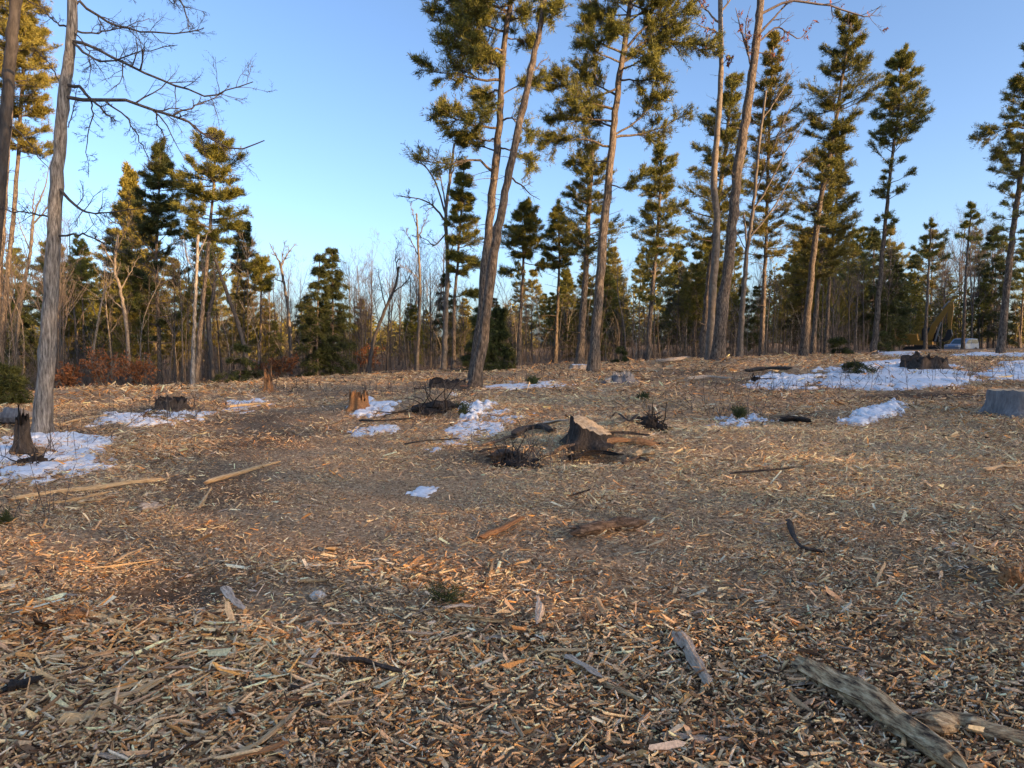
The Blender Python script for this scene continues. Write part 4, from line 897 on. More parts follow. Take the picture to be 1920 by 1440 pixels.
def far_wood():
    rng = np.random.default_rng(62); m = MB()
    N = 420; u = rng.uniform(-400, 2500, N); d = rng.uniform(75, 150, N) + np.where(u > 1600, 25, 0); x = (u - 960) / F * d; z = H(x, d)
    h = rng.uniform(.75, 1.2, N) * (5.2 + 4.5 * np.clip((u - 850) / 500, 0, 1) + 3 * np.clip((300 - u) / 300, 0, 1))
    tubes(m, np.stack([np.stack([x, d, z - .3], 1), np.stack([x, d, z + h], 1)], 1), np.stack([.12 + 0 * h, .03 + 0 * h], 1), 5, 1, rng=rng)
    n = 90; f = rng.random((N, n)) ** .7; az = rng.uniform(0, 6.28, (N, n)); con = rng.random(N) < .62
    rr = (.25 + f * .22 * h[:, None]) * rng.random((N, n)) ** .5
    pos = np.stack([x[:, None] + np.cos(az) * rr, d[:, None] + np.sin(az) * rr, z[:, None] + h[:, None] * (1 - f * .85)], -1)
    dr = np.stack([np.cos(az), np.sin(az), -.1 + 0 * az], -1)
    needles(m, rng, pos[con].reshape(-1, 3), dr[con].reshape(-1, 3), 3, .8, .3, 0, spread=.6, fwd=.8)
    k = ~con; st = pos[k].reshape(-1, 3); dd = dr[k].reshape(-1, 3) + np.array([0, 0, .9])
    tubes(m, np.stack([st, st + dd * rng.uniform(.3, 1.0, (len(st), 1))], 1), np.tile([[.025, .01]], (len(st), 1)), 3, 1, rng=rng)
    tag(m.build('far_wood', [M['needle_sunlit'], M['bark_dark']], smooth=False), 'far mixed wood closing the view behind the nearer trees', 'wood', None, 'stuff')
far_wood()
def shade_wood():
    """the tall wood at the sunward edge of the clearing, behind the photographer: it shades the ground"""
    rng = np.random.default_rng(63); m = MB(); s = Vector((TO_SUN.x, TO_SUN.y, 0)).normalized(); tdir = np.array([-s.y, s.x])
    t_k = [-40, 0, 10, 13, 15, 16.5, 18, 19.5, 24, 25.5, 28, 30, 32, 36, 39, 41, 60, 130]; h_k = [24, 25, 25, 24, 22.5, 26, 25, 22.5, 22.5, 23.5, 24.5, 24, 18.5, 17, 21, 25, 24, 25]
    for row, dd in enumerate((52, 56, 60, 65)):
        for t in np.arange(-46, 130, 2.2):
            tt = t + rng.uniform(-.7, .7) + row * .7; h = np.interp(tt, t_k, h_k) * rng.uniform(.9, 1.03) + (dd - 52) * .2; q = dd + rng.uniform(-1, 1)
            x = s.x * q + tdir[0] * tt; y = s.y * q + tdir[1] * tt; z = hz(x, y)
            tubes(m, [[(x, y, z - .2), (x, y, z + h)]], [[.2, .03]], 6, 1, rng=rng)
            n = 780; f = rng.random(n); az = rng.uniform(0, 6.28, n); rr = (.2 + 2.0 * np.minimum(1, f * 2.2)) * rng.random(n) ** .5
            pos = np.stack([x + np.cos(az) * rr, y + np.sin(az) * rr, z + h * (1 - f * .93)], 1); needles(m, rng, pos, np.stack([np.cos(az), np.sin(az), 0 * az], 1), 1, .52, .2, 0)
    tag(m.build('shade_wood', [M['needle_dark'], M['bark_dark']], smooth=False), 'tall wood at the sunward edge of the clearing', 'wood', None, 'stuff')
shade_wood()

# ---------------------------------------------------------------- stumps
def stump(label, u, v, wpx, hpx, bark='stump_bark', top='cut_face', slant=.0, az=0.0, flare=.5, rag=.03, seed=1, name='tree_stump', roots=5, d=None):
    rng = np.random.default_rng(seed); g = at_ground(u, v) if d is None else at_depth(u, v, d)
    mpp = g.y / F; r = wpx * mpp / 2; h = hpx * mpp; z = hz(g.x, g.y)
    root = empty(name, (g.x, g.y, z), label, 'stump')
    k = 36; a = np.arange(k) * 2 * math.pi / k
    lob = 1 + .10 * np.sin(a * roots + 1) + .05 * np.sin(a * 9 + 2) + .03 * rng.normal(size=k)
    rows = []; ts = np.array([-.25, 0, .12, .3, .55, .8, .93, 1.0])
    for t in ts:
        fl = 1 + flare * np.exp(-max(t, 0) * 4.0); rr = r * (.82 + (lob - 1) * (1.6 if t < .3 else 1) + .18) * fl / (1 + .0)
        zz = h * t * (1 + (slant * np.cos(a - az) if t > 0 else 0)) + (rag * h * rng.normal(size=k) if t == 1 else 0) * 1.0
        rows.append(np.stack([np.cos(a) * rr, np.sin(a) * rr, zz + 0 * a], 1))
    V = np.array(rows); V[1:-1] += rng.normal(0, r * .02, V[1:-1].shape)
    m = MB(); i = np.arange(len(ts) - 1)[:, None]; j = np.arange(k)[None]; jn = (j + 1) % k
    m.add(V.reshape(-1, 3), np.stack([i * k + j, i * k + jn, (i + 1) * k + jn, (i + 1) * k + j], -1).reshape(-1, 4))
    m.build('bark', M[bark], root)
    c = MB(); T = V[-1]; cen = T.mean(0); rings = [T * 1.0]
    for s in (.93, .7, .45, .2):
        q = cen + (T - cen) * s; q[:, 2] += rng.normal(0, rag * h * .8, k); rings.append(q)
    rings = np.array(rings); rings[0][:, 2] -= .004; nr = len(rings)
    i = np.arange(nr - 1)[:, None]
    c.add(rings.reshape(-1, 3), np.stack([i * k + j, i * k + jn, (i + 1) * k + jn, (i + 1) * k + j], -1).reshape(-1, 4))
    c.add(rings[-1], np.arange(k)[None])
    c.build('cut_face', M[top], root)
    return root, g, mpp

root, g, mpp = stump('pale slant cut stump with dark bark at the middle of the clearing', 1108, 830, 72, 33, slant=.5, az=math.radians(152), flare=.42, seed=3, rag=.06)
def log(label, pts, wpx, mat, name='log', cat='log', taper=.7, k=12, rough=.17, flat=.7, lift=.5, end=None, seed=1, parts=()):
    """a log, slab or splinter lying along pixel points of the ground"""
    rng = np.random.default_rng(seed); G = [at_ground(u, v) for u, v in pts]; mpp = np.mean([g.y for g in G]) / F; r = wpx * mpp / 2
    c = sum(G, Vector()) / len(G)
    n = 26; P = spline([(g.x, g.y, g.z) for g in G], n); P[:, 2] = H(P[:, 0], P[:, 1]); P[:, 2] = .5 * P[:, 2] + .5 * np.interp(np.linspace(0, 1, n), [0, 1], [P[0, 2], P[-1, 2]]) + r * lift + (.028 if r < .03 else .008) + .004 * np.mean([g.y for g in G])
    R = r * np.linspace(1.12, taper * 1.12, n) * (1 + rough * 1.1 * np.interp(np.linspace(0, 1, n), np.linspace(0, 1, 7), rng.normal(size=7))); R[0] *= .72; R[-1] *= .6; P[1:-1] += np.stack([np.interp(np.linspace(0, 1, n - 2), np.linspace(0, 1, 6), rng.normal(0, r * .13, 6)) for _ in range(3)], 1)
    m = MB(); tubes(m, P, R, k, 0, cap=1 if end else True, rough=rough * 1.2, fine=.16, rng=rng)
    V = m.v[0]; ax0 = unit(P[-1] - P[0]); V[:k] += ax0 * rng.uniform(-1.4, .6, (k, 1)) * r; V[-k:] += ax0 * rng.uniform(-.6, 1.4, (k, 1)) * r; Pn = np.repeat(P, k, 0)[:len(V)]; V[:, 2] = Pn[:, 2] + (V[:, 2] - Pn[:, 2]) * flat
    # local axes: x along the log, so that the grain runs with it
    ax = P[-1] - P[0]; yaw = math.atan2(ax[1], ax[0]); cs, sn = math.cos(-yaw), math.sin(-yaw)
    W = V - np.array(c); m.v[0] = np.stack([W[:, 0] * cs - W[:, 1] * sn, W[:, 0] * sn + W[:, 1] * cs, W[:, 2]], 1)
    o = m.build(name, [M[mat], M[end]] if end else M[mat], smooth=False); o.location = c; o.rotation_euler = (0, 0, yaw)
    return tag(o, label, cat)

stump('reddish splintered stump beside the small white snow wedge', 672, 768, 34, 22, bark='wood_orange', top='wood_orange', rag=.35, flare=.5, seed=4)
stump('grey sawn stump cut by the right photograph edge', 1912, 776, 96, 44, bark='stump_grey', top='cut_face', rag=.03, flare=.3, seed=5)
stump('wide dark stump in the far snow below the excavator', 1735, 692, 70, 16, bark='stump_bark', top='stump_bark', rag=.4, flare=.25, seed=6)
stump('low dark stump behind the left snow patch', 322, 769, 52, 20, bark='stump_bark', top='soil', rag=.2, flare=.3, seed=7)
stump('low wide dark stump behind the leaning trunk foot', 838, 731, 66, 15, bark='stump_bark', top='soil', rag=.2, flare=.25, seed=8)
stump('dark rotten narrow stump standing in the near left snow', 45, 850, 22, 58, bark='stump_bark', top='soil', rag=.25, flare=1.1, seed=9)
stump('bleached grey root stump on the middle rise', 1168, 718, 36, 14, bark='stump_grey', top='wood_grey', rag=.4, flare=1.1, seed=10)
stump('small brown stump by the left wood edge snags', 503, 735, 14, 22, bark='wood_orange', top='wood_orange', rag=.5, flare=.9, seed=12)
stump('pale low stump before the pale straight pine', 1085, 692, 30, 8, bark='wood_grey', top='snow', rag=.1, flare=.3, seed=13)

# ---------------------------------------------------------------- logs, slabs, boards
log('dark curved bark slab left of the pale slant cut stump', [(962, 828), (985, 815), (1010, 811), (1036, 816)], 16, 'stump_bark', 'bark_slab', 'bark', seed=1, flat=.6)
log('orange hearted log lying right of the pale slant cut stump', [(1128, 838), (1165, 833), (1195, 836), (1228, 842)], 15, 'wood_orange', seed=2, end='stump_bark')
log('pale grey flat slab between the curved bark slab and the pale stump', [(1003, 808), (1030, 801), (1062, 797)], 13, 'wood_grey', 'bark_slab', 'bark', seed=51, flat=.35)
log('dark stick lying left of the dark debris heap', [(900, 858), (925, 850), (950, 848)], 6, 'stump_bark', 'stick', 'stick', seed=52)
log('brown root leaning over the left of the hollow', [(1040, 862), (1058, 852), (1080, 850)], 8, 'bark_brown', 'root', 'root', seed=53, lift=1.5)
log('dark stick pointing down left from the curved bark slab', [(905, 845), (935, 836), (965, 826)], 6, 'bark_brown', 'stick', 'stick', seed=54)
log('brown branch piece right of the hollow below the pale stump', [(1170, 880), (1195, 872), (1215, 874)], 7, 'bark_brown', 'branch', 'branch', seed=55)
log('pale fresh block between the hollow and the orange hearted log', [(1190, 862), (1205, 858), (1222, 860)], 12, 'wood_fresh', 'wood_chunk', 'wood', seed=56)
log('dark thin branch over the chips right of the hollow', [(1370, 900), (1430, 894), (1490, 888)], 4, 'stump_bark', 'branch', 'branch', seed=57)
log('pale brown board end at the right edge above the rotten lump', [(1848, 890), (1872, 885), (1900, 884)], 12, 'wood_fresh', 'board', 'wood', seed=58, flat=.5)
log('grey log scrap on the dark soil below the large snow field', [(1290, 716), (1330, 712), (1370, 716)], 6, 'wood_grey', seed=59)
log('dark log on the soil left of the large snow field', [(1400, 702), (1440, 697), (1480, 699)], 9, 'stump_bark', seed=60)
log('brown rail lying on the sunlit chip ridge at left', [(430, 770), (470, 765), (505, 764)], 6, 'wood_fresh', 'split_pole', 'log', seed=61)
log('grey bark strip on top of the orange hearted log', [(1105, 832), (1140, 826), (1180, 827), (1215, 833)], 7, 'stump_bark', 'bark_strip', 'bark', seed=22, lift=2.2)
log('dark slab added as the shade of the hollow below the pale stump', [(1072, 872), (1100, 862), (1135, 860), (1163, 868)], 13, 'soil', 'hollow_shade_slab', 'soil', seed=3, lift=1.2)  # dark slab added to stand in for the shade inside the hollow
log('short dark log end in the debris below the curved bark slab', [(925, 870), (950, 862), (972, 868)], 22, 'stump_bark', seed=4)
log('dark broken branch lying behind the pale stump', [(1160, 790), (1185, 797), (1215, 790), (1240, 781)], 5, 'stump_bark', 'branch', 'branch', seed=5, lift=1.5)
log('long thin dark branch lying below the small white snow wedge', [(675, 797), (710, 797), (750, 795), (775, 792)], 4, 'stump_bark', 'branch', 'branch', seed=6)
log('dark thin branch across the frosty middle ground', [(760, 842), (800, 836), (860, 832)], 4, 'stump_bark', 'branch', 'branch', seed=7)
log('black log end capped with snow beside the snow scraps', [(1468, 797), (1490, 795), (1512, 799)], 16, 'soil', seed=8)
log('longest yellow split pole lying at left', [(22, 946), (100, 932), (200, 920), (303, 907)], 11, 'wood_fresh', 'split_pole', 'log', seed=9, taper=.9, end='wood_orange')
log('second split pole lying just below the longest yellow pole', [(90, 956), (140, 948), (205, 934)], 6, 'wood_fresh', 'split_pole', 'log', seed=10)
log('short dark ended log piece below the two split poles', [(150, 957), (175, 951), (203, 946)], 9, 'wood_rot', seed=11)
log('tan log half sunk in chips beside the middle path', [(388, 914), (430, 900), (480, 886), (523, 874)], 10, 'wood_fresh', seed=12)
log('thin pole lying on the left snow before the grey tree', [(112, 806), (150, 795), (200, 787)], 5, 'wood_fresh', 'split_pole', 'log', seed=13)
log('thick grey fallen log at the left photograph edge', [(-60, 812), (-10, 800), (50, 797)], 40, 'stump_grey', seed=14, end='cut_face', flat=.9)
log('upright grey broken sapling end at the left photograph edge', [(2, 800), (6, 790)], 5, 'wood_grey', 'branch', 'branch', seed=15)
log('pale fallen trunk lying along the foot of the right pines', [(1232, 684), (1262, 682), (1290, 677)], 7, 'wood_grey', seed=16)
log('bleached log lying left of the grey root stump', [(1138, 722), (1155, 712), (1170, 705)], 6, 'wood_grey', seed=17)
log('dark bodied bark slab lying alone on chips right of centre', [(1080, 1012), (1120, 1002), (1160, 996), (1203, 994)], 26, 'bark_brown', 'bark_slab', 'bark', seed=18, flat=.75)
log('short grey barked split log standing out in the right foreground', [(1272, 1206), (1295, 1245), (1328, 1300)], 28, 'wood_grey', seed=19, flat=.8, end='wood_fresh')
log('biggest rotten mottled log at lower right', [(1495, 1270), (1580, 1310), (1660, 1365), (1720, 1410), (1790, 1470)], 58, 'wood_rot', seed=20, flat=.6, rough=.16, k=14, taper=.95)
log('yellow mossy crooked log at the lower right corner', [(1745, 1380), (1800, 1376), (1860, 1395), (1960, 1420)], 40, 'wood_rot', seed=21, flat=.8, rough=.14)
log('blocky splintered wood chunk at lower left', [(118, 1372), (155, 1366), (195, 1360)], 30, 'wood_fresh', 'wood_chunk', 'wood', seed=23, flat=.7)
log('dark short sodden log at the lower left edge', [(20, 1310), (45, 1305), (68, 1296)], 24, 'soil', seed=24)
log('thin dark root curling on chips at right', [(1478, 990), (1485, 1020), (1505, 1045), (1540, 1050)], 10, 'stump_bark', 'root', 'root', seed=25)
log('white curled bark piece standing in the middle foreground', [(1008, 1135), (1012, 1160), (1006, 1185)], 12, 'wood_grey', 'bark_piece', 'bark', seed=26)
log('pale flat bark sliver lying left of centre', [(422, 1118), (437, 1138), (458, 1158)], 13, 'wood_grey', 'bark_piece', 'bark', seed=27, flat=.25)
log('greyish bone like stick in front of the green pine sprig', [(832, 1157), (860, 1152), (888, 1155)], 9, 'wood_grey', 'stick', 'stick', seed=28)
log('brown cut stick with pale end in the middle foreground', [(856, 1173), (885, 1176), (940, 1182)], 11, 'wood_rot', 'stick', 'stick', seed=29, end='wood_fresh')
log('large pale flat splinter right of the middle foreground', [(1062, 1250), (1090, 1265), (1125, 1290)], 16, 'wood_grey', 'splinter', 'wood', seed=30, flat=.3)
log('leaf shaped pale chip above the large flat splinter', [(1020, 1240), (1050, 1237), (1092, 1238)], 14, 'wood_fresh', 'splinter', 'wood', seed=31, flat=.35)
log('dark tapering stick lying right of the large flat splinter', [(1135, 1300), (1165, 1318), (1203, 1334)], 12, 'wood_rot', 'stick', 'stick', seed=32)
log('dark charred stick in the lower left middle', [(640, 1255), (690, 1262), (752, 1282)], 12, 'stump_bark', 'stick', 'stick', seed=33)
log('orange splinter bundle left of the dark bark slab', [(900, 1018), (935, 1006), (980, 980)], 14, 'wood_orange', 'splinter', 'wood', seed=34, flat=.5)
log('long yellow splinter across the lower left chips', [(190, 1345), (250, 1325), (305, 1295)], 15, 'wood_fresh', 'splinter', 'wood', seed=35, flat=.5)
log('long tan splinter above the long yellow splinter', [(185, 1325), (240, 1308), (280, 1292)], 10, 'wood_fresh', 'splinter', 'wood', seed=36, flat=.5)
log('orange splinter pole cutting the lower middle edge', [(445, 1440), (500, 1405), (560, 1350)], 14, 'wood_fresh', 'splinter', 'wood', seed=37, flat=.5)
log('broad tan slab at the bottom edge left of centre', [(440, 1445), (480, 1432), (535, 1418)], 18, 'wood_orange', 'splinter', 'wood', seed=38, flat=.4)
log('grey straight splinter standing in chips left of centre', [(578, 1268), (590, 1250), (602, 1235)], 9, 'wood_grey', 'splinter', 'wood', seed=39, flat=.4)
log('slim pale stick on bare soil at left', [(170, 1080), (215, 1075), (300, 1062)], 5, 'wood_fresh', 'stick', 'stick', seed=40)
log('flat pale splinter on bare soil at left', [(218, 1068), (240, 1055), (268, 1042)], 8, 'wood_fresh', 'splinter', 'wood', seed=41, flat=.3)
log('leaning pale splinter below the tan sunken log', [(374, 962), (385, 945), (396, 926)], 6, 'wood_fresh', 'splinter', 'wood', seed=42)
log('grey stone like wood lump below the short dark ended log', [(268, 962), (282, 960), (296, 958)], 15, 'wood_grey', 'wood_chunk', 'wood', seed=43)

def lump(label, u, v, wpx, hpx, mat, name, cat, seed=1, pieces=1):
    """a stone, or (pieces > 1) a heap of angular clods that hangs together"""
    rng = np.random.default_rng(seed); g = at_ground(u, v); mpp = g.y / F
    n, k = (11, 18) if pieces == 1 else (7, 9); m = MB(); th = np.linspace(0.02, math.pi - .02, n); a = np.arange(k) * 2 * math.pi / k
    for q in range(pieces):
        V = np.stack([np.sin(th)[:, None] * np.cos(a), np.sin(th)[:, None] * np.sin(a), np.cos(th)[:, None] + 0 * a], -1)
        V *= (1 + .7 * (fbm(V[..., 0] * 1.6 + seed + q * 9, V[..., 1] * 1.6 + V[..., 2] * 1.7, seed + q, 3) - .5))[..., None]; V *= 1 + .07 * rng.normal(size=V.shape[:2])[..., None]
        if pieces == 1: sz = np.array([wpx * mpp / 2, wpx * mpp * .42, hpx * mpp / 2]); c = np.zeros(3)
        else:
            e = rng.uniform(.16, .42); sz = np.array([wpx * e, wpx * e * .7, hpx * rng.uniform(.3, .62)]) * mpp * .6; rr = rng.random() ** .6; az = rng.uniform(0, 6.28)
            c = np.array([math.cos(az) * rr * wpx * .42, math.sin(az) * rr * wpx * .3, (1 - rr) * hpx * .35]) * mpp; c[2] += hz(g.x + c[0], g.y + c[1]) - g.z
        ro = rng.uniform(0, 6.28); V = V * sz; V = np.stack([V[..., 0] * math.cos(ro) - V[..., 1] * math.sin(ro), V[..., 0] * math.sin(ro) + V[..., 1] * math.cos(ro), V[..., 2]], -1) + c
        i = np.arange(n - 1)[:, None]; j = np.arange(k)[None]; jn = (j + 1) % k
        m.add(V.reshape(-1, 3), np.stack([i * k + j, (i + 1) * k + j, (i + 1) * k + jn, i * k + jn], -1).reshape(-1, 4))
    if pieces > 1:
        N = 16; st = np.zeros((N, 4, 3)); st[:, 0] = np.stack([rng.normal(0, .25, N) * wpx * mpp, rng.normal(0, .2, N) * wpx * mpp, rng.uniform(0, .3, N) * hpx * mpp], 1); d = rsphere(rng, N); d[:, 2] = abs(d[:, 2]) * .7
        for t in (1, 2, 3): d = unit(d + rng.normal(0, .25, (N, 3))); st[:, t] = st[:, t - 1] + d * (rng.uniform(.1, .3, N) * wpx * mpp)[:, None]
        tubes(m, st, np.tile([[.011, .008, .006, .003]], (N, 1)) * g.y / 9, 4, 0, rng=rng)
    o = m.build(name, M[mat], smooth=pieces == 1); o.location = (g.x, g.y, g.z + hpx * mpp * (.22 if pieces == 1 else .05))
    return tag(o, label, cat)
lump('pale round disc of bark fungus left of the middle foreground', 597, 1122, 36, 17, 'stone', 'bark_fungus', 'fungus', 1)
lump('small white stone on the chips at right', 1790, 1026, 16, 12, 'stone', 'stone', 'stone', 2)
lump('tiny white stone on bare soil at left', 150, 1121, 9, 7, 'stone', 'stone', 'stone', 3)
lump('small white pebble in the lower left chips', 140, 1283, 13, 10, 'stone', 'stone', 'stone', 4)
lump('black upturned root clod right of the pale stump', 1222, 802, 62, 34, 'soil', 'root_clod', 'soil', 5, 14)
lump('small snow lump caught in the black root clod', 1232, 797, 11, 9, 'snow', 'snow_lump', 'snow', 6)
lump('dark brown clod at the near left snow edge', 62, 872, 60, 30, 'soil', 'root_clod', 'soil', 7, 14)
lump('brown earth mound under brush left of the middle snow', 812, 772, 110, 30, 'soil', 'earth_mound', 'soil', 8, 14)
lump('dark debris heap beside the short dark log end', 975, 872, 90, 22, 'soil', 'earth_mound', 'soil', 9, 20)
lump('snow capped dark boulder at the edge of the large snow field', 1420, 715, 26, 14, 'soil', 'earth_mound', 'soil', 10, 14)
lump('reddish brown rotten wood lump at the right photograph edge', 1900, 1095, 60, 46, 'wood_orange', 'wood_chunk', 'wood', 11, 14)
lump('orange rotten wood lump on the lower left chip ridge', 135, 1163, 60, 26, 'wood_orange', 'wood_chunk', 'wood', 12, 14)

# ---- debris that can be told apart: larger splinters scattered over the clearing
def splinter_mesh(seed, mat):
    rng = np.random.default_rng(seed); m = MB(); n = 5; P = np.stack([np.linspace(-.5, .5, n), rng.normal(0, .03, n), rng.normal(0, .02, n)], 1)
    tubes(m, P, np.array([.03, .09, .11, .09, .025]) * rng.uniform(.8, 1.2, n), 5, 0, cap=True, rough=.2, rng=rng); m.v[0][:, 2] *= .45
    return m.mesh('splinter', M[mat], smooth=False)
SPM = [splinter_mesh(i, mt) for i, mt in enumerate(['wood_fresh', 'wood_fresh', 'wood_orange', 'wood_grey', 'wood_grey', 'wood_fresh', 'wood_orange', 'wood_rot'])]
KIND = ['pale fresh', 'pale fresh', 'orange', 'grey weathered', 'grey weathered', 'pale fresh', 'orange', 'dark rotten']
rng = np.random.default_rng(88); cnt = 0
while cnt < 290:
    v = 1440 - 640 * rng.random() ** 1.25; u = rng.uniform(-10, 1930)
    g = at_ground(u, v)
    if g.y > 13 or on_snow(np.array([g.x]), np.array([g.y]))[0]: continue
    og = float(rsum(np.array([g.x]), np.array([g.y]), ORANGE)[0]); k = int(rng.integers(0, 8))
    if og > .5 and rng.random() < .6: k = int(rng.choice([2, 6, 0, 1]))
    ln = rng.lognormal(-2.0, .38) * (1 + .35 * og) * (.8 + .045 * g.y)
    o = bpy.data.objects.new('splinter', SPM[k]); COL.objects.link(o)
    o.location = (g.x, g.y, g.z + .022 + .01 * rng.random()); o.scale = (ln, ln * rng.uniform(.3, .7), ln * rng.uniform(.4, .8))
    o.rotation_euler = (rng.normal(0, .15), rng.normal(0, .12), rng.normal(.3, .7) if rng.random() < .6 else rng.uniform(0, 6.28))
    zn = ('near the pale slant cut stump' if v < 960 and u > 800 else 'on the left path side' if v < 1080 and u < 900 else 'on the lower left chip ridge' if u < 640 else 'in the middle foreground' if u < 1250 else 'in the right foreground')
    lb = KIND[k] + ' wood splinter lying loose ' + zn; tag(o, lb, 'splinter', lb.replace('splinter', 'splinters')); cnt += 1

# ---- sprigs, dry weeds
def sprig(label, u, v, wpx, hpx, seed, mat='needle_dark'):
    rng = np.random.default_rng(seed); g = at_ground(u, v); mpp = g.y / F; n = 9
    st = np.zeros((n, 4, 3)); az = rng.uniform(0, 6.28, n)
    for k in range(4): st[:, k] = np.stack([np.cos(az) * wpx * mpp / 2 * k / 3 * rng.uniform(.5, 1, n), np.sin(az) * wpx * mpp / 2 * k / 3, .01 + hpx * mpp * rng.uniform(.3, 1, n) * k / 3], 1)
    root = empty('evergreen_sprig', g, label, 'sprig'); w = MB(); tubes(w, st, np.tile(np.linspace(.004, .0015, 4), (n, 1)), 3, 0, rng=rng); w.build('stem', M['twig'], root)
    f = MB(); P = st[:, 1:].reshape(-1, 3); D = unit(np.diff(st, axis=1).reshape(-1, 3)); P = np.concatenate([P, P - D * .02 * g.y / 5]); D = np.concatenate([D, D])
    needles(f, rng, P, D, 10, max(.05, 9 * mpp), max(.003, 1.2 * mpp), 0); f.build('needles', M[mat], root, smooth=False)
sprig('dark green pine sprig lying in the middle foreground', 838, 1130, 70, 22, 1)
sprig('green sprig beside the heap of snow on the mound', 868, 782, 34, 26, 2)
sprig('small green tuft behind the pale slant cut stump', 1207, 750, 20, 10, 3)
sprig('small green sprig growing from the snow scraps', 1385, 785, 26, 22, 4)
sprig('green sprig by the thin snow streak', 998, 722, 20, 12, 5)
sprig('dark sprig at the bottom of the near left snow', 10, 985, 40, 24, 6)

def weeds():
    rng = np.random.default_rng(71); m = MB(); st = []
    for u, v, ru, rv, n in [(830, 745, 60, 14, 90), (720, 735, 90, 8, 40), (1385, 780, 90, 10, 50), (1310, 760, 60, 20, 14), (240, 790, 120, 20, 70), (60, 860, 60, 25, 40), (1040, 875, 50, 14, 26), (1000, 715, 150, 8, 50), (1550, 730, 250, 14, 110), (950, 870, 60, 12, 30), (350, 770, 100, 10, 40), (40, 970, 60, 20, 14), (1800, 705, 120, 8, 60), (560, 735, 90, 6, 40)]:
        r = region(u, v, ru, rv, H); x = r[0] + rng.normal(0, .6, n) * r[2]; y = r[1] + rng.normal(0, .6, n) * r[3]
        for a, b in zip(x, y):
            if b > 1.5: st.append((a, b, hz(a, b), b))
    st = np.array(st); N = len(st); h = rng.lognormal(-1.5, .5, N) * (.6 + st[:, 3] * .035); az = rng.uniform(0, 6.28, N); ln = h * rng.exponential(.6, N); t = np.array([0, .5, 1])
    P = np.stack([st[:, :1] + np.cos(az)[:, None] * ln[:, None] * t, st[:, 1:2] + np.sin(az)[:, None] * ln[:, None] * t, st[:, 2:3] - .02 + h[:, None] * t], -1); R = np.tile([[.005, .004, .002]], (N, 1)) * (.5 + st[:, 3:4] / 20)
    tubes(m, P, R, 3, 0, rng=rng); c, r = grow(rng, P, R, 4, .3, 1, (20, 60), (.25, .6), .05, 3, .15, .7, .002); tubes(m, c, r, 3, 0, rng=rng)
    tag(m.build('dry_weeds', M['brush']), 'dry leafless weeds and twigs sprouting from the cleared ground', 'weeds', None, 'stuff')
weeds()

# ---------------------------------------------------------------- excavator and car
M['yellow'] = flat_mat('excavator_yellow', (.3, .155, .02), .5); M['black'] = flat_mat('black_steel', (.02, .02, .022), .6); M['rubber'] = flat_mat('track_rubber', (.025, .024, .023), .85)
M['steel'] = flat_mat('worn_steel', (.3, .29, .28), .45); M['silver'] = flat_mat('silver_blue_paint', (.22, .29, .4), .3, spec=.5); M['tyre'] = flat_mat('tyre_rubber', (.02, .02, .02), .9); M['lamp'] = flat_mat('lamp_glass', (.7, .68, .65), .2)
gm, gnt, gb = new_mat('window_glass'); gb.inputs['Base Color'].default_value = (.035, .06, .075, 1); gb.inputs['Roughness'].default_value = .12; gb.inputs['Specular IOR Level'].default_value = .6; M['glass'] = gm

def prism(mb, outline, y0, y1, bev=.03):
    """a side outline (x, z) extruded across y, with chamfered rims"""
    o = np.asarray(outline, float); n = len(o); c = o.mean(0); ins = o + (c - o) / np.maximum(np.linalg.norm(c - o, axis=1, keepdims=True), 1e-6) * bev
    R = [np.insert(ins, 1, y0, 1), np.insert(o, 1, y0 + bev, 1), np.insert(o, 1, y1 - bev, 1), np.insert(ins, 1, y1, 1)]
    V = np.concatenate(R); j = np.arange(n); jn = (j + 1) % n
    mb.add(V, np.concatenate([np.stack([k * n + j, k * n + jn, (k + 1) * n + jn, (k + 1) * n + j], 1) for k in range(3)]))
    mb.add(R[0], np.arange(n)[None, ::-1]); mb.add(R[3], np.arange(n)[None])
def box(mb, a, b, bev=.03):
    prism(mb, [(a[0], a[2]), (b[0], a[2]), (b[0], b[2]), (a[0], b[2])], a[1], b[1], bev)
def cyl(mb, p, q, r, k=14):
    tubes(mb, [[p, q]], [[r, r]], k, 0, cap=True)

ex = empty('excavator', (0, 0, 0), 'yellow tracked excavator with raised boom in front of the far trees', 'excavator')
def part(name, fn, mat, parent, smooth=False):
    m = MB(); fn(m); return m.build(name, M[mat], parent, smooth=smooth)
for sy in (-1, 1):
    y0, y1 = (-1.35, -.8) if sy < 0 else (.8, 1.35)
    tr = part('track', lambda m: prism(m, [(-1.75, .25), (-1.45, .02), (1.45, .02), (1.75, .25), (1.75, .6), (1.45, .84), (-1.45, .84), (-1.75, .6)], y0, y1), 'rubber', ex)
    for x in (-1.4, 1.4): part('wheel', lambda m: cyl(m, (x, y0 - .03, .43), (x, y1 + .03, .43), .3), 'black', tr)
part('undercarriage', lambda m: box(m, (-.7, -.82, .3), (.7, .82, .95)), 'black', ex)
part('engine_body', lambda m: prism(m, [(-2.2, 1.0), (1.2, 1.0), (1.2, 1.35), (-.2, 1.5), (-.4, 2.25), (-1.5, 2.3), (-2.2, 2.1)], -1.28, 1.28, .08), 'yellow', ex)
part('counterweight', lambda m: prism(m, [(-2.75, 1.1), (-2.22, 1.0), (-2.22, 2.05), (-2.6, 2.0), (-2.8, 1.7)], -1.25, 1.25, .1), 'yellow', ex)
cb = part('cab', lambda m: prism(m, [(-.15, 1.36), (1.55, 1.3), (1.6, 1.9), (1.3, 3.0), (.0, 3.0), (-.15, 2.7)], .3, 1.3, .06), 'black', ex)
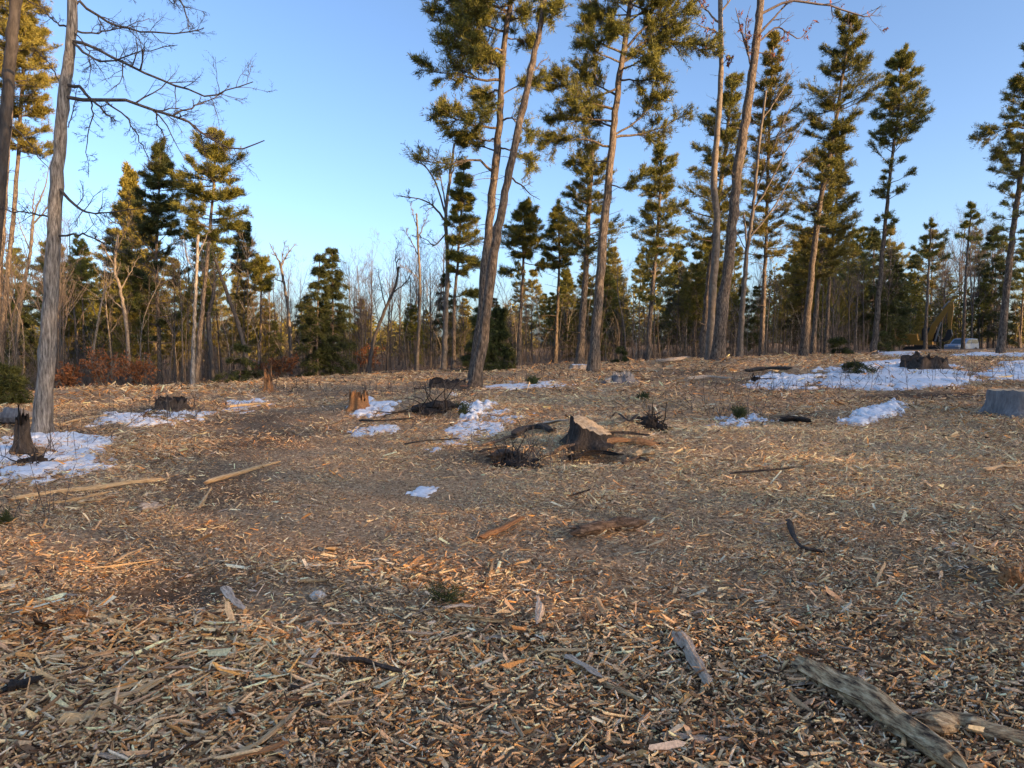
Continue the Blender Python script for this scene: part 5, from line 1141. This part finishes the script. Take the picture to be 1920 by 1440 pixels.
part('window', lambda m: prism(m, [(.05, 1.95), (.75, 1.95), (.75, 2.85), (.1, 2.85)], 1.297, 1.32, .01), 'glass', cb); part('window', lambda m: prism(m, [(.85, 1.6), (1.45, 1.6), (1.5, 1.95), (1.25, 2.85), (.85, 2.85)], 1.297, 1.32, .01), 'glass', cb)
part('window', lambda m: prism(m, [(.05, 1.95), (.75, 1.95), (.75, 2.85), (.1, 2.85)], .28, .303, .01), 'glass', cb)
part('windshield', lambda m: m.add([(1.625, .4, 1.95), (1.625, 1.2, 1.95), (1.33, 1.2, 2.95), (1.33, .4, 2.95), (1.605, .4, 1.95), (1.605, 1.2, 1.95), (1.31, 1.2, 2.95), (1.31, .4, 2.95)], [(0, 1, 2, 3), (7, 6, 5, 4), (0, 3, 7, 4), (1, 5, 6, 2)]), 'glass', cb)
part('roof_lamp', lambda m: box(m, (1.2, .5, 3.0), (1.32, .75, 3.12)), 'lamp', cb)
part('boom', lambda m: prism(m, [(.35, 1.5), (.95, 1.45), (1.35, 3.0), (2.3, 4.6), (2.75, 5.4), (2.45, 5.65), (2.0, 5.1), (.85, 3.3)], -.3, .12, .05), 'yellow', ex)
part('boom_cylinder', lambda m: cyl(m, (1.25, -.09, 1.4), (1.75, -.09, 3.6), .09), 'steel', ex)
part('stick', lambda m: prism(m, [(2.35, 5.7), (2.85, 5.85), (2.95, 5.3), (2.75, 2.7), (2.5, 2.65), (2.4, 4.9)], -.26, .08, .04), 'yellow', ex)
part('stick_cylinder', lambda m: cyl(m, (1.9, -.09, 5.15), (2.5, -.09, 5.95), .08), 'steel', ex)
bk = part('bucket', lambda m: prism(m, [(2.45, 2.75), (2.8, 2.75), (2.95, 2.1), (2.7, 1.6), (2.2, 1.35), (1.85, 1.55), (2.15, 1.75), (2.35, 2.2)], -.55, .4, .03), 'black', ex)
for k in range(4): part('tooth', lambda m: prism(m, [(1.62, 1.42), (1.9, 1.46), (1.9, 1.56)], -.5 + k * .24, -.38 + k * .24, .01), 'steel', bk)
dE = 75.0; xE = (1728 - 960) / F * dE
ex.location = (xE, dE, hz(xE, dE)); ex.rotation_euler = (0, 0, math.radians(-38)); ex.scale = (.95, .95, .95)

car = empty('parked_car', (0, 0, 0), 'silver blue parked car half hidden behind the far chip rise', 'car')
body = part('body', lambda m: prism(m, [(-2.3, .45), (2.3, .45), (2.35, .8), (2.2, 1.0), (1.1, 1.1), (.35, 1.68), (-.3, 1.76), (-1.9, 1.72), (-2.25, 1.1)], -.9, .9, .12), 'silver', car)
part('windshield', lambda m: m.add([(1.1, -.7, 1.14), (1.1, .7, 1.14), (.42, .62, 1.66), (.42, -.62, 1.66)], [(0, 1, 2, 3)]), 'glass', car)
for s in (-1, 1):
    ya, yb = (-.915, -.895) if s < 0 else (.895, .915)
    part('window', lambda m: prism(m, [(-.25, 1.14), (.85, 1.14), (.3, 1.6), (-.25, 1.66)], ya, yb, .005), 'glass', car); part('window', lambda m: prism(m, [(-2.0, 1.14), (-.4, 1.14), (-.4, 1.66), (-1.85, 1.62)], ya, yb, .005), 'glass', car)
    part('headlight', lambda m: box(m, (2.26, .5 * s - .2 + .12 * s, .75), (2.37, .5 * s + .2 + .12 * s, .92), .02), 'lamp', car)
    for x in (-1.4, 1.4):
        w = part('wheel', lambda m: cyl(m, (x, .72 * s, .34), (x, .93 * s, .34), .34, 20), 'tyre', car); part('rim', lambda m: cyl(m, (x, .9 * s, .34), (x, .945 * s, .34), .2, 16), 'steel', w)
dC = 84.0; xC = (1802 - 960) / F * dC
car.location = (xC, dC, EYE + (640 - 638) / F * dC - 1.76); car.location.z = max(hz(xC, dC), car.location.z - .0) if abs(hz(xC, dC) - car.location.z) < .25 else hz(xC, dC)
car.rotation_euler = (0, 0, math.radians(-150))
